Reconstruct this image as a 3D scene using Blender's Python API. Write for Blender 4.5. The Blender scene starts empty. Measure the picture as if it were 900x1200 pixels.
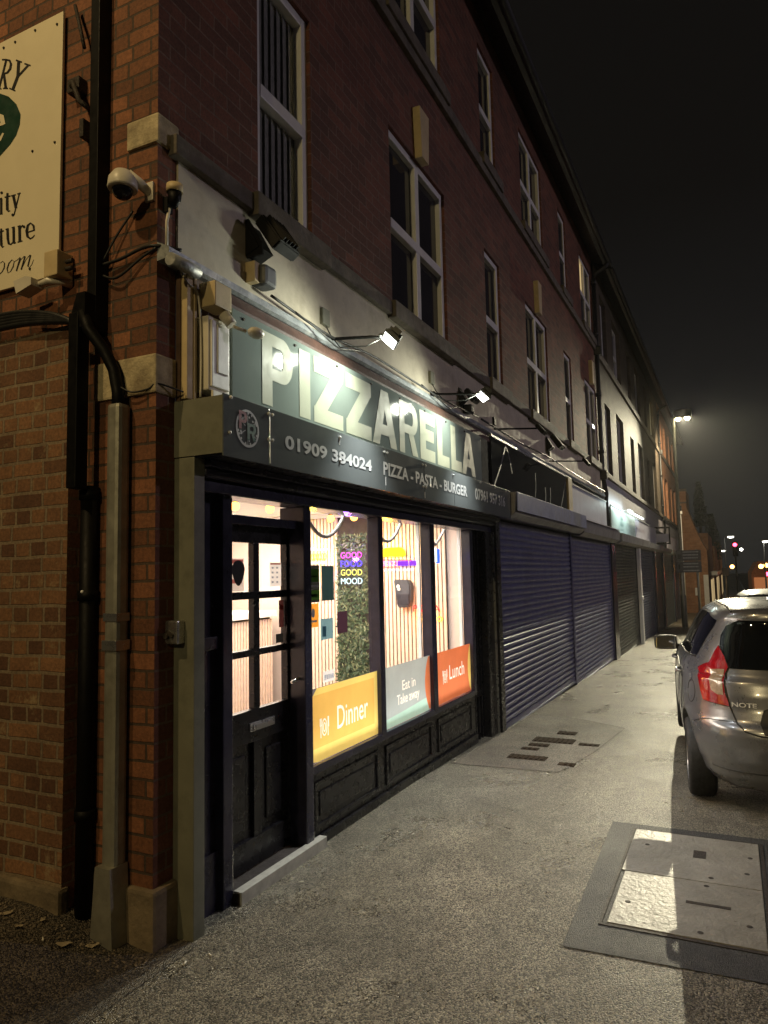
import bpy, bmesh, math, random
from math import sin, cos, pi, radians, atan2, sqrt, hypot
from mathutils import Vector, Matrix
from mathutils.bvhtree import BVHTree
from mathutils.geometry import delaunay_2d_cdt
random.seed(7)
S = bpy.context.scene
COL = S.collection

# ------------------------------------------------------------------ camera
# street runs along +X, the shop facade faces -Y, up is Z (metres)
YAW, PIT, ROL = radians(25.76), radians(4.98), radians(-1.218)
F = Vector((cos(PIT)*cos(YAW), cos(PIT)*sin(YAW), sin(PIT)))
R0 = Vector((sin(YAW), -cos(YAW), 0)); U0 = R0.cross(F)
RT = cos(ROL)*R0 + sin(ROL)*U0; UP = -sin(ROL)*R0 + cos(ROL)*U0
cd = bpy.data.cameras.new('camera'); cam = bpy.data.objects.new('camera', cd); COL.objects.link(cam)
cd.sensor_fit = 'HORIZONTAL'; cd.sensor_width = 36; cd.lens = 838.14/900*36
cd.clip_start = 0.05; cd.clip_end = 2000
M = Matrix((RT, UP, -F)).transposed().to_4x4(); M.translation = (0, 0, 1.72)
cam.matrix_world = M; S.camera = cam

# ------------------------------------------------------------------ world and exposure
W = bpy.data.worlds.new('World'); S.world = W; W.use_nodes = True
nt = W.node_tree; bg = nt.nodes['Background']
tc = nt.nodes.new('ShaderNodeTexCoord'); sx = nt.nodes.new('ShaderNodeSeparateXYZ')
cr = nt.nodes.new('ShaderNodeValToRGB')
nt.links.new(tc.outputs['Generated'], sx.inputs[0]); nt.links.new(sx.outputs['Z'], cr.inputs[0])
cr.color_ramp.elements[0].position = 0.0; cr.color_ramp.elements[0].color = (.0125, .0125, .0130, 1)
cr.color_ramp.elements[1].position = 0.45; cr.color_ramp.elements[1].color = (.0052, .0046, .0040, 1)
nt.links.new(cr.outputs[0], bg.inputs['Color']); bg.inputs['Strength'].default_value = 1.0
S.view_settings.view_transform = 'Standard'; S.view_settings.look = 'None'
S.view_settings.exposure = 0; S.view_settings.gamma = 1; S.view_settings.use_curve_mapping = False
S.cycles.use_denoising = True; S.cycles.max_bounces = 8; S.cycles.transparent_max_bounces = 16
S.cycles.sample_clamp_indirect = 6; S.cycles.caustics_reflective = False; S.cycles.caustics_refractive = False

def lamp(name, kind, loc, energy, color, target=None, size=.1, size_y=None, spot=None, blend=.5):
    l = bpy.data.lights.new(name, kind); l.energy = energy; l.color = color
    o = bpy.data.objects.new(name, l); COL.objects.link(o); o.location = loc
    if kind == 'AREA':
        l.size = size
        if size_y: l.shape = 'RECTANGLE'; l.size_y = size_y
    else:
        l.shadow_soft_size = size
    if spot: l.spot_size = radians(spot); l.spot_blend = blend
    if target is not None:
        o.rotation_euler = (Vector(target)-Vector(loc)).to_track_quat('-Z', 'Y').to_euler()
    return o

# street lamps of the street and the side street
lamp('street_lamp_key', 'SPOT', (30, 1.40, 7.60), 14500, (1, .90, .62), (30-7.2, 1.40-6.0, 7.60-3.3), size=.045, spot=104, blend=.30)
lamp('street_lamp_back_beam', 'SPOT', (30.25, 1.38, 7.56), 2000, (1, .80, .50), (38, .6, 1), size=.06, spot=115, blend=.5)
lamp('side_street_lamp', 'SPOT', (-3.0, 3.95, 9.6), 1050, (1, .71, .33), (2.6, 3.2, 1.5), size=.15, spot=120, blend=.5)
lamp('street_lamp_behind', 'SPOT', (-14, .4, 9.0), 1900, (1, .78, .38), (5, 3, 6), size=.2, spot=52, blend=.8)
lamp('street_lamp_across', 'SPOT', (15, -13, 9), 1500, (.92, .78, .93), (14, -7.0, 0), size=.25, spot=140, blend=.6)
# pizzeria: sign floodlights and the ceiling light of the room
for lx, lz in ((4.24, 3.29), (6.24, 3.34)):
    lamp('sign_light', 'SPOT', (lx-.02, 2.0, lz-.03), 36, (.95, 1, .82), (lx-.42, 1.985+.66, lz-.46), size=.05, spot=166, blend=.6)
for lx, lz in ((4.24, 3.29), (6.24, 3.34)):   # extra spots added at the two lamps to brighten the pavement below
    lamp('added_pool_spot', 'SPOT', (lx-.02, 1.97, lz-.06), 250, (.93, .97, 1), (lx, 1.55, 0), size=.05, spot=84, blend=1)
lamp('ceiling_light', 'AREA', (5.4, 4.3, 2.40), 250, (1, .87, .72), (5.4, 4.3, 0), size=3.2, size_y=2.4)
lamp('window_strip_light', 'AREA', (5.6, 2.66, 2.30), 26, (.93, .95, 1), (5.6, 2.72, 0), size=3.0, size_y=.06)
lamp('sill_strip_light', 'AREA', (5.55, 2.60, .535), 11, (1, .97, .90), (5.55, 2.8, 2), size=3.1, size_y=.04)
lamp('counter_light', 'POINT', (4.6, 4.6, 2.2), 26, (1, .80, .6), size=.1)
# strip lamp over the pale green shop sign
lamp('strip_light', 'AREA', (18.6, 2.12, 3.36), 26, (.80, 1, .95), (18.6, 2.42, 2.9), size=2.4, size_y=.08)

# ------------------------------------------------------------------ materials
def new_mat(name):
    m = bpy.data.materials.new(name); m.use_nodes = True
    return m, m.node_tree, m.node_tree.nodes['Principled BSDF']
def N(t, kind, **kw):
    n = t.nodes.new('ShaderNode'+kind)
    for k, v in kw.items():
        if k in n.inputs: n.inputs[k].default_value = v
        else: setattr(n, k, v)
    return n
def noise_fac(t, scale, detail=4, rough=.6, vec=None):
    n = N(t, 'TexNoise', Scale=scale, Detail=detail, Roughness=rough)
    if vec is None:
        g = N(t, 'TexCoord'); vec = g.outputs['Object']
    t.links.new(vec, n.inputs['Vector'])
    return n.outputs['Fac']
def ramp(t, fac, p0, c0, p1, c1):
    r = N(t, 'ValToRGB'); e = r.color_ramp.elements
    e[0].position, e[1].position = p0, p1
    e[0].color = (*c0, 1) if len(c0) == 3 else c0; e[1].color = (*c1, 1) if len(c1) == 3 else c1
    t.links.new(fac, r.inputs[0]); return r.outputs[0]
def bump(t, b, height, strength, dist):
    n = N(t, 'Bump', Strength=strength, Distance=dist); t.links.new(height, n.inputs['Height'])
    t.links.new(n.outputs[0], b.inputs['Normal']); return n
def mat(name, c, rough=.5, metal=0, var=.25, scale=9, bmp=0, bscale=60, coat=0, dirt=None, spec=.5):
    """painted / plain surface with uneven tone, uneven gloss and slight relief"""
    m, t, b = new_mat(name)
    f = noise_fac(t, scale, 6, .65)
    lo = tuple(x*(1-var) for x in c); hi = tuple(min(1, x*(1+var)) for x in c)
    col = ramp(t, f, .3, lo, .7, hi)
    if dirt:
        mx = N(t, 'Mix', data_type='RGBA')
        f2 = ramp(t, noise_fac(t, scale*.35, 8, .75), .5, (0, 0, 0), .68, (1, 1, 1))
        t.links.new(f2, mx.inputs['Factor']); t.links.new(col, mx.inputs['A']); mx.inputs['B'].default_value = (*dirt, 1)
        col = mx.outputs['Result']
    t.links.new(col, b.inputs['Base Color'])
    rr = ramp(t, noise_fac(t, scale*2.3, 5), .3, (max(.02, rough*.75),)*3, .75, (min(1, rough*1.25),)*3)
    t.links.new(rr, b.inputs['Roughness']); b.inputs['Metallic'].default_value = metal
    b.inputs['Coat Weight'].default_value = coat; b.inputs['Coat Roughness'].default_value = .05
    b.inputs['Specular IOR Level'].default_value = spec
    if bmp: bump(t, b, noise_fac(t, bscale, 5), bmp, .01)
    return m
def emis(name, c, s):
    m = bpy.data.materials.new(name); m.use_nodes = True; t = m.node_tree
    t.nodes.remove(t.nodes['Principled BSDF'])
    e = N(t, 'Emission'); e.inputs[0].default_value = (*c, 1); e.inputs[1].default_value = s
    t.links.new(e.outputs[0], t.nodes['Material Output'].inputs[0]); return m
def glass(name, tint=(1, 1, 1), ior=1.45, rough=.0):
    m = bpy.data.materials.new(name); m.use_nodes = True; t = m.node_tree
    t.nodes.remove(t.nodes['Principled BSDF'])
    a = N(t, 'BsdfTransparent'); a.inputs[0].default_value = (*tint, 1)
    g = N(t, 'BsdfGlossy'); g.inputs['Roughness'].default_value = rough
    fr = N(t, 'Fresnel'); ge = N(t, 'NewGeometry'); mi = N(t, 'Math', operation='MULTIPLY_ADD')   # a thin sheet: same reflection from both faces
    t.links.new(ge.outputs['Backfacing'], mi.inputs[0]); mi.inputs[1].default_value = 1/ior-ior; mi.inputs[2].default_value = ior
    t.links.new(mi.outputs[0], fr.inputs[0])
    mx = N(t, 'MixShader'); t.links.new(fr.outputs[0], mx.inputs[0]); t.links.new(a.outputs[0], mx.inputs[1]); t.links.new(g.outputs[0], mx.inputs[2])
    t.links.new(mx.outputs[0], t.nodes['Material Output'].inputs[0]); return m
def brick(name, axis, c1, c2, mortar, english=False, rowh=.086, bw=.24, pale=None, joint=.010, bmp=.6):
    """brickwork: per-brick tone, sooty patches, recessed mortar joints"""
    m, t, b = new_mat(name)
    g = N(t, 'NewGeometry'); s = N(t, 'SeparateXYZ'); t.links.new(g.outputs['Position'], s.inputs[0])
    cv = N(t, 'CombineXYZ'); t.links.new(s.outputs[axis], cv.inputs[0]); t.links.new(s.outputs['Z'], cv.inputs[1])
    wob = N(t, 'TexNoise', Scale=3.5, Detail=3); t.links.new(g.outputs['Position'], wob.inputs['Vector'])
    wv = N(t, 'VectorMath', operation='MULTIPLY_ADD'); wv.inputs[1].default_value = (.026, .022, 0)
    t.links.new(wob.outputs['Color'], wv.inputs[0]); t.links.new(cv.outputs[0], wv.inputs[2])
    br = N(t, 'TexBrick', Scale=1); br.inputs['Brick Width'].default_value = bw; br.inputs['Row Height'].default_value = rowh
    br.inputs['Mortar Size'].default_value = joint*.55; br.inputs['Mortar Smooth'].default_value = .25; br.inputs['Bias'].default_value = -.1
    br.offset = .5 if not english else .25
    if english: br.squash = .5; br.squash_frequency = 2
    br.inputs['Color1'].default_value = (*c1, 1); br.inputs['Color2'].default_value = (*c2, 1); br.inputs['Mortar'].default_value = (*mortar, 1)
    t.links.new(wv.outputs[0], br.inputs['Vector'])
    soot = N(t, 'TexNoise', Scale=2.2, Detail=8, Roughness=.7); t.links.new(g.outputs['Position'], soot.inputs['Vector'])
    f = ramp(t, soot.outputs['Fac'], .35, (.72, .70, .69), .62, (1.1, 1.1, 1.1))
    mul = N(t, 'Mix', data_type='RGBA', blend_type='MULTIPLY'); mul.inputs['Factor'].default_value = 1
    t.links.new(br.outputs['Color'], mul.inputs['A']); t.links.new(f, mul.inputs['B'])
    fine = N(t, 'TexNoise', Scale=55, Detail=5, Roughness=.7); t.links.new(g.outputs['Position'], fine.inputs['Vector'])
    f2 = ramp(t, fine.outputs['Fac'], .3, (.62, .62, .62), .7, (1.25, 1.25, 1.25))
    mul2 = N(t, 'Mix', data_type='RGBA', blend_type='MULTIPLY'); mul2.inputs['Factor'].default_value = 1
    t.links.new(mul.outputs['Result'], mul2.inputs['A']); t.links.new(f2, mul2.inputs['B'])
    out = mul2.outputs['Result']
    if pale:  # spalled, paler patches on some bricks
        pn = N(t, 'TexNoise', Scale=6, Detail=4, Roughness=.8); t.links.new(g.outputs['Position'], pn.inputs['Vector'])
        pf = ramp(t, pn.outputs['Fac'], .58, (0, 0, 0), .72, (.75, .75, .75))
        mp = N(t, 'Mix', data_type='RGBA'); t.links.new(pf, mp.inputs['Factor']); t.links.new(out, mp.inputs['A']); mp.inputs['B'].default_value = (*pale, 1)
        out = mp.outputs['Result']
    t.links.new(out, b.inputs['Base Color']); b.inputs['Roughness'].default_value = .82
    inv = N(t, 'Math', operation='MULTIPLY_ADD'); t.links.new(br.outputs['Fac'], inv.inputs[0]); inv.inputs[1].default_value = -1
    sc = N(t, 'Math', operation='MULTIPLY'); t.links.new(fine.outputs['Fac'], sc.inputs[0]); sc.inputs[1].default_value = .35
    t.links.new(sc.outputs[0], inv.inputs[2])
    bump(t, b, inv.outputs[0], bmp, .012)
    return m
def asphalt(name, base, stone, dark, scale=1.0, rough=.30, bstr=.85, wet=False):
    m, t, b = new_mat(name)
    g = N(t, 'NewGeometry'); P = g.outputs['Position']
    vo = N(t, 'TexVoronoi', Scale=145*scale); t.links.new(P, vo.inputs['Vector'])
    rnd = N(t, 'SeparateColor'); t.links.new(vo.outputs['Color'], rnd.inputs[0])
    col = ramp(t, rnd.outputs[0], .25, dark, .95, stone)
    big = noise_fac(t, .9, 7, .7, P)
    mx = N(t, 'Mix', data_type='RGBA', blend_type='MULTIPLY'); mx.inputs['Factor'].default_value = 1
    t.links.new(col, mx.inputs['A']); t.links.new(ramp(t, big, .33, tuple(.55*x for x in base), .68, tuple(1.35*x for x in base)), mx.inputs['B'])
    st = noise_fac(t, 5, 6, .7, P)
    mx2 = N(t, 'Mix', data_type='RGBA', blend_type='MULTIPLY'); mx2.inputs['Factor'].default_value = 1
    t.links.new(mx.outputs['Result'], mx2.inputs['A']); t.links.new(ramp(t, st, .28, (.6, .6, .6), .6, (1.1, 1.1, 1.1)), mx2.inputs['B'])
    t.links.new(mx2.outputs['Result'], b.inputs['Base Color'])
    gum = N(t, 'TexVoronoi', Scale=2.3); t.links.new(P, gum.inputs['Vector'])   # trodden gum and oil spots
    mx3 = N(t, 'Mix', data_type='RGBA', blend_type='MULTIPLY'); mx3.inputs['Factor'].default_value = 1
    t.links.new(mx2.outputs['Result'], mx3.inputs['A']); t.links.new(ramp(t, gum.outputs['Distance'], .05, (.5, .48, .46), .075, (1, 1, 1)), mx3.inputs['B'])
    t.links.new(mx3.outputs['Result'], b.inputs['Base Color'])
    rr = ramp(t, noise_fac(t, 1.6, 6, .7, P), .35, (rough*.86,)*3, .65, (min(1, rough*1.14),)*3)
    t.links.new(rr, b.inputs['Roughness'])
    b.inputs['Specular IOR Level'].default_value = .65
    n1 = noise_fac(t, 190*scale, 3, .6, P)
    ad = N(t, 'Math', operation='MULTIPLY_ADD'); t.links.new(vo.outputs['Distance'], ad.inputs[0]); ad.inputs[1].default_value = -1.4; t.links.new(n1, ad.inputs[2])
    bump(t, b, ad.outputs[0], bstr, .010/scale**.5)
    return m

MT = {}
MT['asph'] = asphalt('pavement_asphalt', (.80, .74, .60), (.47, .455, .42), (.028, .026, .024))
MT['patch'] = asphalt('patch_asphalt', (.60, .56, .49), (.34, .28, .25), (.022, .02, .018), 1.1, .62, .9)
MT['collar'] = asphalt('dark_collar_asphalt', (.5, .5, .5), (.13, .13, .12), (.03, .03, .03), 1.15, .6, .8)
MT['road'] = asphalt('road_asphalt', (.6, .6, .62), (.16, .16, .16), (.03, .03, .03), .9, .5, .8)
MT['sidep'] = asphalt('old_brown_asphalt', (.62, .55, .44), (.34, .32, .29), (.028, .026, .024), 1.0, .45, .85)
MT['kerb'] = mat('kerb_stone', (.25, .24, .22), .8, bmp=.4)
MT['facade'] = brick('facade_brick', 'X', (.110, .041, .024), (.205, .068, .038), (.18, .11, .08), bmp=.4)
MT['pierS'] = brick('pier_street_brick', 'X', (.12, .042, .022), (.23, .08, .04), (.16, .105, .07), joint=.012)
MT['endw'] = brick('end_wall_brick', 'Y', (.13, .050, .022), (.29, .115, .050), (.075, .048, .03), english=True, bw=.25, joint=.014, bmp=.9)
MT['block'] = brick('block_brick', 'Y', (.12, .055, .028), (.29, .145, .065), (.24, .18, .115), english=True, bw=.23, rowh=.0845, pale=(.36, .27, .15), joint=.018, bmp=.9)
MT['blockR'] = brick('block_return_brick', 'X', (.24, .10, .055), (.32, .15, .08), (.26, .18, .12), joint=.014)
MT['brick2'] = brick('second_house_brick', 'X', (.075, .058, .040), (.105, .082, .054), (.05, .04, .03), bmp=.5)
MT['brick3'] = brick('third_house_brick', 'X', (.34, .15, .075), (.42, .20, .11), (.25, .17, .12), bmp=.4)
MT['brickG'] = brick('gable_brick', 'Y', (.36, .17, .08), (.46, .23, .12), (.28, .2, .14), bmp=.4)
MT['stone'] = mat('weathered_stone', (.125, .105, .08), .9, var=.35, scale=7, bmp=.6, bscale=35, dirt=(.09, .08, .065))
MT['stoneP'] = mat('pale_stone', (.44, .37, .23), .9, var=.35, scale=9, bmp=.9, bscale=40, dirt=(.22, .17, .10))
MT['plinth'] = mat('plinth_stone', (.22, .17, .105), .9, var=.35, scale=6, bmp=.6, bscale=30, dirt=(.09, .07, .045))
MT['render'] = mat('painted_render', (.52, .46, .36), .8, var=.14, scale=3, bmp=.15, bscale=25, dirt=(.34, .29, .22))
MT['renderL'] = mat('lilac_render', (.32, .31, .36), .8, var=.12, scale=3, bmp=.15, bscale=25, dirt=(.33, .31, .34))
MT['lead'] = mat('lead_flashing', (.27, .29, .30), .5, .35, .35, 12, bmp=.5, bscale=30, dirt=(.5, .5, .47))
MT['redtrim'] = mat('red_brown_timber', (.085, .042, .032), .6, var=.3, scale=14)
MT['upvc'] = mat('white_upvc', (.78, .77, .74), .35, var=.08, scale=6)
MT['cream'] = mat('cream_paint', (.56, .44, .24), .55, var=.12, scale=6, dirt=(.4, .31, .17))
MT['darkglass'] = mat('dark_window_glass', (.030, .028, .032), .04, var=.2, scale=2)
MT['blind'] = mat('dark_blind', (.30, .27, .26), .9, var=.25, scale=20)
MT['gutter'] = mat('black_gutter', (.008, .008, .008), .5, var=.3)
MT['blackpl'] = mat('black_plastic', (.004, .0038, .0035), .55, spec=.15, var=.35, scale=12)
MT['cable'] = mat('black_cable', (.010, .010, .009), .5, var=.3)
MT['grn'] = mat('grey_green_metal', (.19, .19, .14), .5, .1, .14, 5, bmp=.08, bscale=20, dirt=(.11, .11, .08))
MT['signT'] = mat('teal_grey_perspex', (.27, .325, .305), .09, var=.06, scale=2)
MT['signD'] = mat('dark_slate_perspex', (.125, .138, .132), .14, var=.10, scale=2)
MT['letter'] = mat('cream_letter_vinyl', (.50, .53, .42), .5, var=.06, scale=4, spec=.25)
MT['letterG'] = mat('silver_grey_vinyl', (.46, .47, .45), .4, var=.08, scale=9)
MT['navy'] = mat('navy_gloss_paint', (.022, .021, .040), .22, var=.3, scale=7, bmp=.16, bscale=26)
MT['blackp'] = mat('black_gloss_paint', (.0065, .006, .0075), .3, var=.2, scale=7, bmp=.05, bscale=18)
MT['shut'] = mat('navy_shutter_steel', (.125, .130, .27), .38, .15, .14, 3, bmp=.22, bscale=5, dirt=(.10, .10, .19))
MT['shut2'] = mat('dark_green_shutter_steel', (.050, .055, .052), .4, .2, .18, 3, dirt=(.035, .036, .034))
MT['shut3'] = mat('grey_green_shutter_steel', (.10, .13, .13), .45, .2, .18, 3, dirt=(.07, .085, .085))
MT['shutL'] = mat('slate_blue_shutter_steel', (.075, .085, .13), .42, .2, .18, 3)
MT['boxblue'] = mat('flaking_blue_paint', (.16, .18, .36), .5, var=.14, scale=3, dirt=(.13, .13, .15))
MT['boxgrey'] = mat('grey_box_steel', (.25, .24, .25), .45, .2, .16, 4, dirt=(.17, .16, .16))
MT['blackshine'] = mat('black_acrylic', (.006, .006, .008), .06, var=.3)
MT['tape'] = mat('grey_tape', (.16, .16, .16), .5)
MT['signP'] = mat('pale_lilac_sign', (.42, .41, .50), .5, var=.08, scale=2, dirt=(.36, .35, .42))
MT['signG'] = mat('pale_green_sign', (.50, .60, .56), .4, var=.05, scale=2)
MT['steel'] = mat('galvanised_steel', (.36, .35, .29), .45, .55, .18, 9, bmp=.06, dirt=(.25, .24, .19))
MT['brushed'] = mat('brushed_steel', (.55, .55, .53), .3, .9, .12, 9)
MT['whitepl'] = mat('white_plastic', (.62, .58, .48), .4, var=.1, scale=7)
MT['dome'] = mat('dark_dome', (.006, .006, .007), .08)
MT['board'] = mat('cream_sign_board', (.74, .66, .46), .5, var=.05, scale=2, dirt=(.68, .60, .40))
MT['ink'] = mat('black_sign_ink', (.014, .013, .011), .5)
MT['green'] = mat('dark_green_sign_ink', (.012, .045, .028), .45)
MT['pinkwall'] = mat('pink_wall_paint', (.74, .60, .53), .8, var=.05, scale=2)
MT['slat'] = mat('pale_wood_slat', (.78, .60, .48), .55, var=.12, scale=14)
MT['felt'] = mat('dark_felt', (.06, .045, .04), .95)
MT['floor'] = mat('grey_tile', (.22, .2, .19), .5)
MT['ceil'] = mat('white_ceiling', (.78, .74, .68), .9, var=.04)
MT['white'] = mat('white_paper', (.80, .80, .80), .5, var=.04)
MT['red'] = mat('red_print', (.62, .09, .08), .5)
MT['steps'] = mat('step_rubber', (.045, .035, .028), .8, bmp=.3)
MT['rope'] = mat('grey_rope', (.30, .26, .22), .8, var=.3, scale=40)
MT['iron'] = mat('cast_iron', (.030, .023, .017), .7, .1, .4, 30, bmp=.6, bscale=90)
MT['rust'] = mat('rusty_iron', (.030, .019, .012), .95, var=.5, scale=25, spec=.04)
MT['concrete'] = mat('cover_concrete', (.215, .20, .17), .36, var=.22, scale=5, bmp=.9, bscale=34)
MT['post'] = mat('grey_post_paint', (.13, .13, .12), .5)
MT['wood_d'] = mat('dark_wood', (.13, .075, .045), .6, var=.3, scale=12)
MT['blob'] = mat('black_sticker', (.008, .008, .008), .5)
MT['leafd'] = mat('dry_leaf', (.36, .30, .20), .8)
MT['butt'] = mat('cigarette_paper', (.72, .68, .58), .8)
MT['bark'] = mat('bark', (.05, .04, .03), .9)
MT['treeleaf'] = mat('dark_leaf', (.045, .06, .03), .8, var=.5, scale=3)
MT['pane'] = glass('clear_glass', (.95, .97, .96))
MT['bulb'] = emis('warm_bulb', (1, .44, .07), 8)
MT['ledface'] = emis('flood_led', (1, 1, .86), 14)
MT['strip'] = emis('strip_tube', (.85, 1, .95), 9)
MT['whitelamp'] = emis('white_lamp', (1, .97, .86), 14)
MT['yellowlamp'] = emis('yellow_lamp', (1, .84, .42), 45)
MT['orangelamp'] = emis('orange_lamp', (1, .45, .12), 10)
MT['redlamp'] = emis('red_lamp', (1, .05, .10), 12)
MT['litwin'] = emis('lit_room', (1, .72, .35), .55)

# ------------------------------------------------------------------ mesh helpers
class MB:
    def __init__(s): s.b = bmesh.new(); s.mi = 0
    def _f(s, vs):
        f = s.b.faces.new(vs); f.material_index = s.mi; return f
    def box(s, x0, x1, y0, y1, z0, z1, bev=0):
        r = bmesh.ops.create_cube(s.b, size=1, matrix=Matrix.Translation(((x0+x1)/2, (y0+y1)/2, (z0+z1)/2)) @ Matrix.Diagonal((abs(x1-x0), abs(y1-y0), abs(z1-z0), 1)))
        vs = r['verts']; fs = {f for v in vs for f in v.link_faces}
        for f in fs: f.material_index = s.mi
        if bev:
            es = list({e for v in vs for e in v.link_edges})
            q = bmesh.ops.bevel(s.b, geom=es, offset=bev, segments=2, affect='EDGES', profile=.6)
            for f in q['faces']: f.material_index = s.mi
        return s
    def obox(s, c, ax, ay, az, sx_, sy_, sz_, bev=0):
        """box at c with axes ax, ay, az and full sizes"""
        ax, ay, az = Vector(ax).normalized(), Vector(ay).normalized(), Vector(az).normalized()
        m = Matrix((ax*sx_, ay*sy_, az*sz_)).transposed().to_4x4(); m.translation = c
        r = bmesh.ops.create_cube(s.b, size=1, matrix=m); vs = r['verts']
        for f in {f for v in vs for f in v.link_faces}: f.material_index = s.mi
        if bev:
            q = bmesh.ops.bevel(s.b, geom=list({e for v in vs for e in v.link_edges}), offset=bev, segments=2, affect='EDGES')
            for f in q['faces']: f.material_index = s.mi
        return s
    def tube(s, pts, r, seg=10, cap=True):
        pts = [Vector(p) for p in pts]; n = len(pts)
        rr = r if isinstance(r, (list, tuple)) else [r]*n
        rings = []; prev = None
        for i, p in enumerate(pts):
            d = (pts[min(i+1, n-1)]-pts[max(i-1, 0)]).normalized()
            if prev is None:
                a = Vector((0, 0, 1)) if abs(d.z) < .9 else Vector((1, 0, 0))
                u = d.cross(a).normalized()
            else:
                u = (prev-d*prev.dot(d)).normalized()
            prev = u; v = d.cross(u)
            rings.append([s.b.verts.new(p+(u*cos(2*pi*k/seg)+v*sin(2*pi*k/seg))*rr[i]) for k in range(seg)])
        for i in range(n-1):
            for k in range(seg):
                f = s._f((rings[i][k], rings[i][(k+1) % seg], rings[i+1][(k+1) % seg], rings[i+1][k])); f.smooth = True
        if cap:
            s._f(rings[0][::-1]); s._f(rings[-1])
        return s
    def prism(s, poly, axis, a, b):
        """extrude a 2D polygon along an axis: 'x' -> poly is (y,z), 'y' -> (x,z), 'z' -> (x,y)"""
        def P(u, v, w): return {'x': (w, u, v), 'y': (u, w, v), 'z': (u, v, w)}[axis]
        lo = [s.b.verts.new(P(u, v, a)) for u, v in poly]; hi = [s.b.verts.new(P(u, v, b)) for u, v in poly]
        n = len(poly)
        for i in range(n): s._f((lo[i], lo[(i+1) % n], hi[(i+1) % n], hi[i]))
        s._f(lo[::-1]); s._f(hi)
        return s
    def quad(s, *p):
        s._f([s.b.verts.new(q) for q in p]); return s
    def sphere(s, c, r, seg=16, sc=(1, 1, 1)):
        q = bmesh.ops.create_uvsphere(s.b, u_segments=seg, v_segments=seg//2+1, radius=r, matrix=Matrix.Translation(c) @ Matrix.Diagonal((*sc, 1)))
        for f in {f for v in q['verts'] for f in v.link_faces}: f.smooth = True; f.material_index = s.mi
        return s
    def cyl(s, a, b, r, seg=20):
        return s.tube([a, b], r, seg)
    def grid(s, xs, ys, fz):
        vv = [[s.b.verts.new((x, y, fz(x, y))) for y in ys] for x in xs]
        for i in range(len(xs)-1):
            for j in range(len(ys)-1):
                s._f((vv[i][j], vv[i+1][j], vv[i+1][j+1], vv[i][j+1])).smooth = True
        return s
    def done(s, name, shift=(0, 0, 0), recalc=True):
        if recalc: bmesh.ops.recalc_face_normals(s.b, faces=s.b.faces[:])
        me = bpy.data.meshes.new(name)
        bmesh.ops.translate(s.b, verts=s.b.verts[:], vec=-Vector(shift))
        s.b.to_mesh(me); s.b.free(); return me

BASE = {}
def tag(o, label=None, cat=None, group=None, kind=None):
    for k, v in (('label', label), ('category', cat), ('group', group), ('kind', kind)):
        if v: o[k] = v
    return o
def thing(name, label, cat, loc, rot=0, group=None):
    o = bpy.data.objects.new(name, None); COL.objects.link(o); o.location = loc; o.rotation_euler = (0, 0, rot)
    o.empty_display_size = .1; BASE[o.name] = Vector(loc) if rot == 0 else Vector((0, 0, 0))
    return tag(o, label, cat, group)
def part(name, mb, m, parent, label=None, recalc=True):
    """mesh in world coordinates (or in the thing's own frame if the thing is turned) -> child mesh object"""
    b = BASE[parent.name]
    me = mb.done(name, b, recalc) if isinstance(mb, MB) else mb
    if not isinstance(mb, MB): me.transform(Matrix.Translation(-b))
    for x in (m if isinstance(m, (list, tuple)) else [m]): me.materials.append(x)
    o = bpy.data.objects.new(name, me); COL.objects.link(o); o.parent = parent; BASE[o.name] = b
    if label: o['label'] = label
    return o
def solo(name, mb, m, label, cat, loc, group=None, kind=None, recalc=True):
    me = mb.done(name, loc, recalc) if isinstance(mb, MB) else mb
    if not isinstance(mb, MB): me.transform(Matrix.Translation(-Vector(loc)))
    for x in (m if isinstance(m, (list, tuple)) else [m]): me.materials.append(x)
    o = bpy.data.objects.new(name, me); COL.objects.link(o); o.location = loc
    return tag(o, label, cat, group, kind)
def copy_tree(o, parent=None, loc=None):
    c = o.copy(); COL.objects.link(c); c.parent = parent
    if loc is not None: c.location = loc
    for ch in list(o.children): copy_tree(ch, c)
    return c

# flat lettering and shapes: union of 2D polygons, triangulated once
def shape2d(polys, to3d, thick=0):
    vs, fs = [], []
    for p in polys:
        if sum(p[i][0]*p[(i+1) % len(p)][1]-p[(i+1) % len(p)][0]*p[i][1] for i in range(len(p))) < 0: p = p[::-1]
        i0 = len(vs); vs += [Vector(q) for q in p]; fs.append(list(range(i0, i0+len(p))))
    v2, e2, f2, _v, _e, src = delaunay_2d_cdt(vs, [], fs, 0, 1e-6)
    m = MB(); bv = [m.b.verts.new(to3d(v.x, v.y)) for v in v2]
    for f, own in zip(f2, src):
        if not own: continue
        try: m._f([bv[i] for i in f])
        except ValueError: pass
    bmesh.ops.recalc_face_normals(m.b, faces=m.b.faces[:])
    return m
def stroke(pts, w):
    """polyline -> polygons; w a width or one per point"""
    ww = w if isinstance(w, (list, tuple)) else [w]*len(pts)
    L, Rr = [], []
    for i, p in enumerate(pts):
        a, b = Vector(pts[max(i-1, 0)]), Vector(pts[min(i+1, len(pts)-1)])
        d = (b-a).normalized(); n = Vector((-d.y, d.x))*ww[i]/2
        L.append(tuple(Vector(p)+n)); Rr.append(tuple(Vector(p)-n))
    return [[L[i], L[i+1], Rr[i+1], Rr[i]] for i in range(len(pts)-1)]
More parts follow.
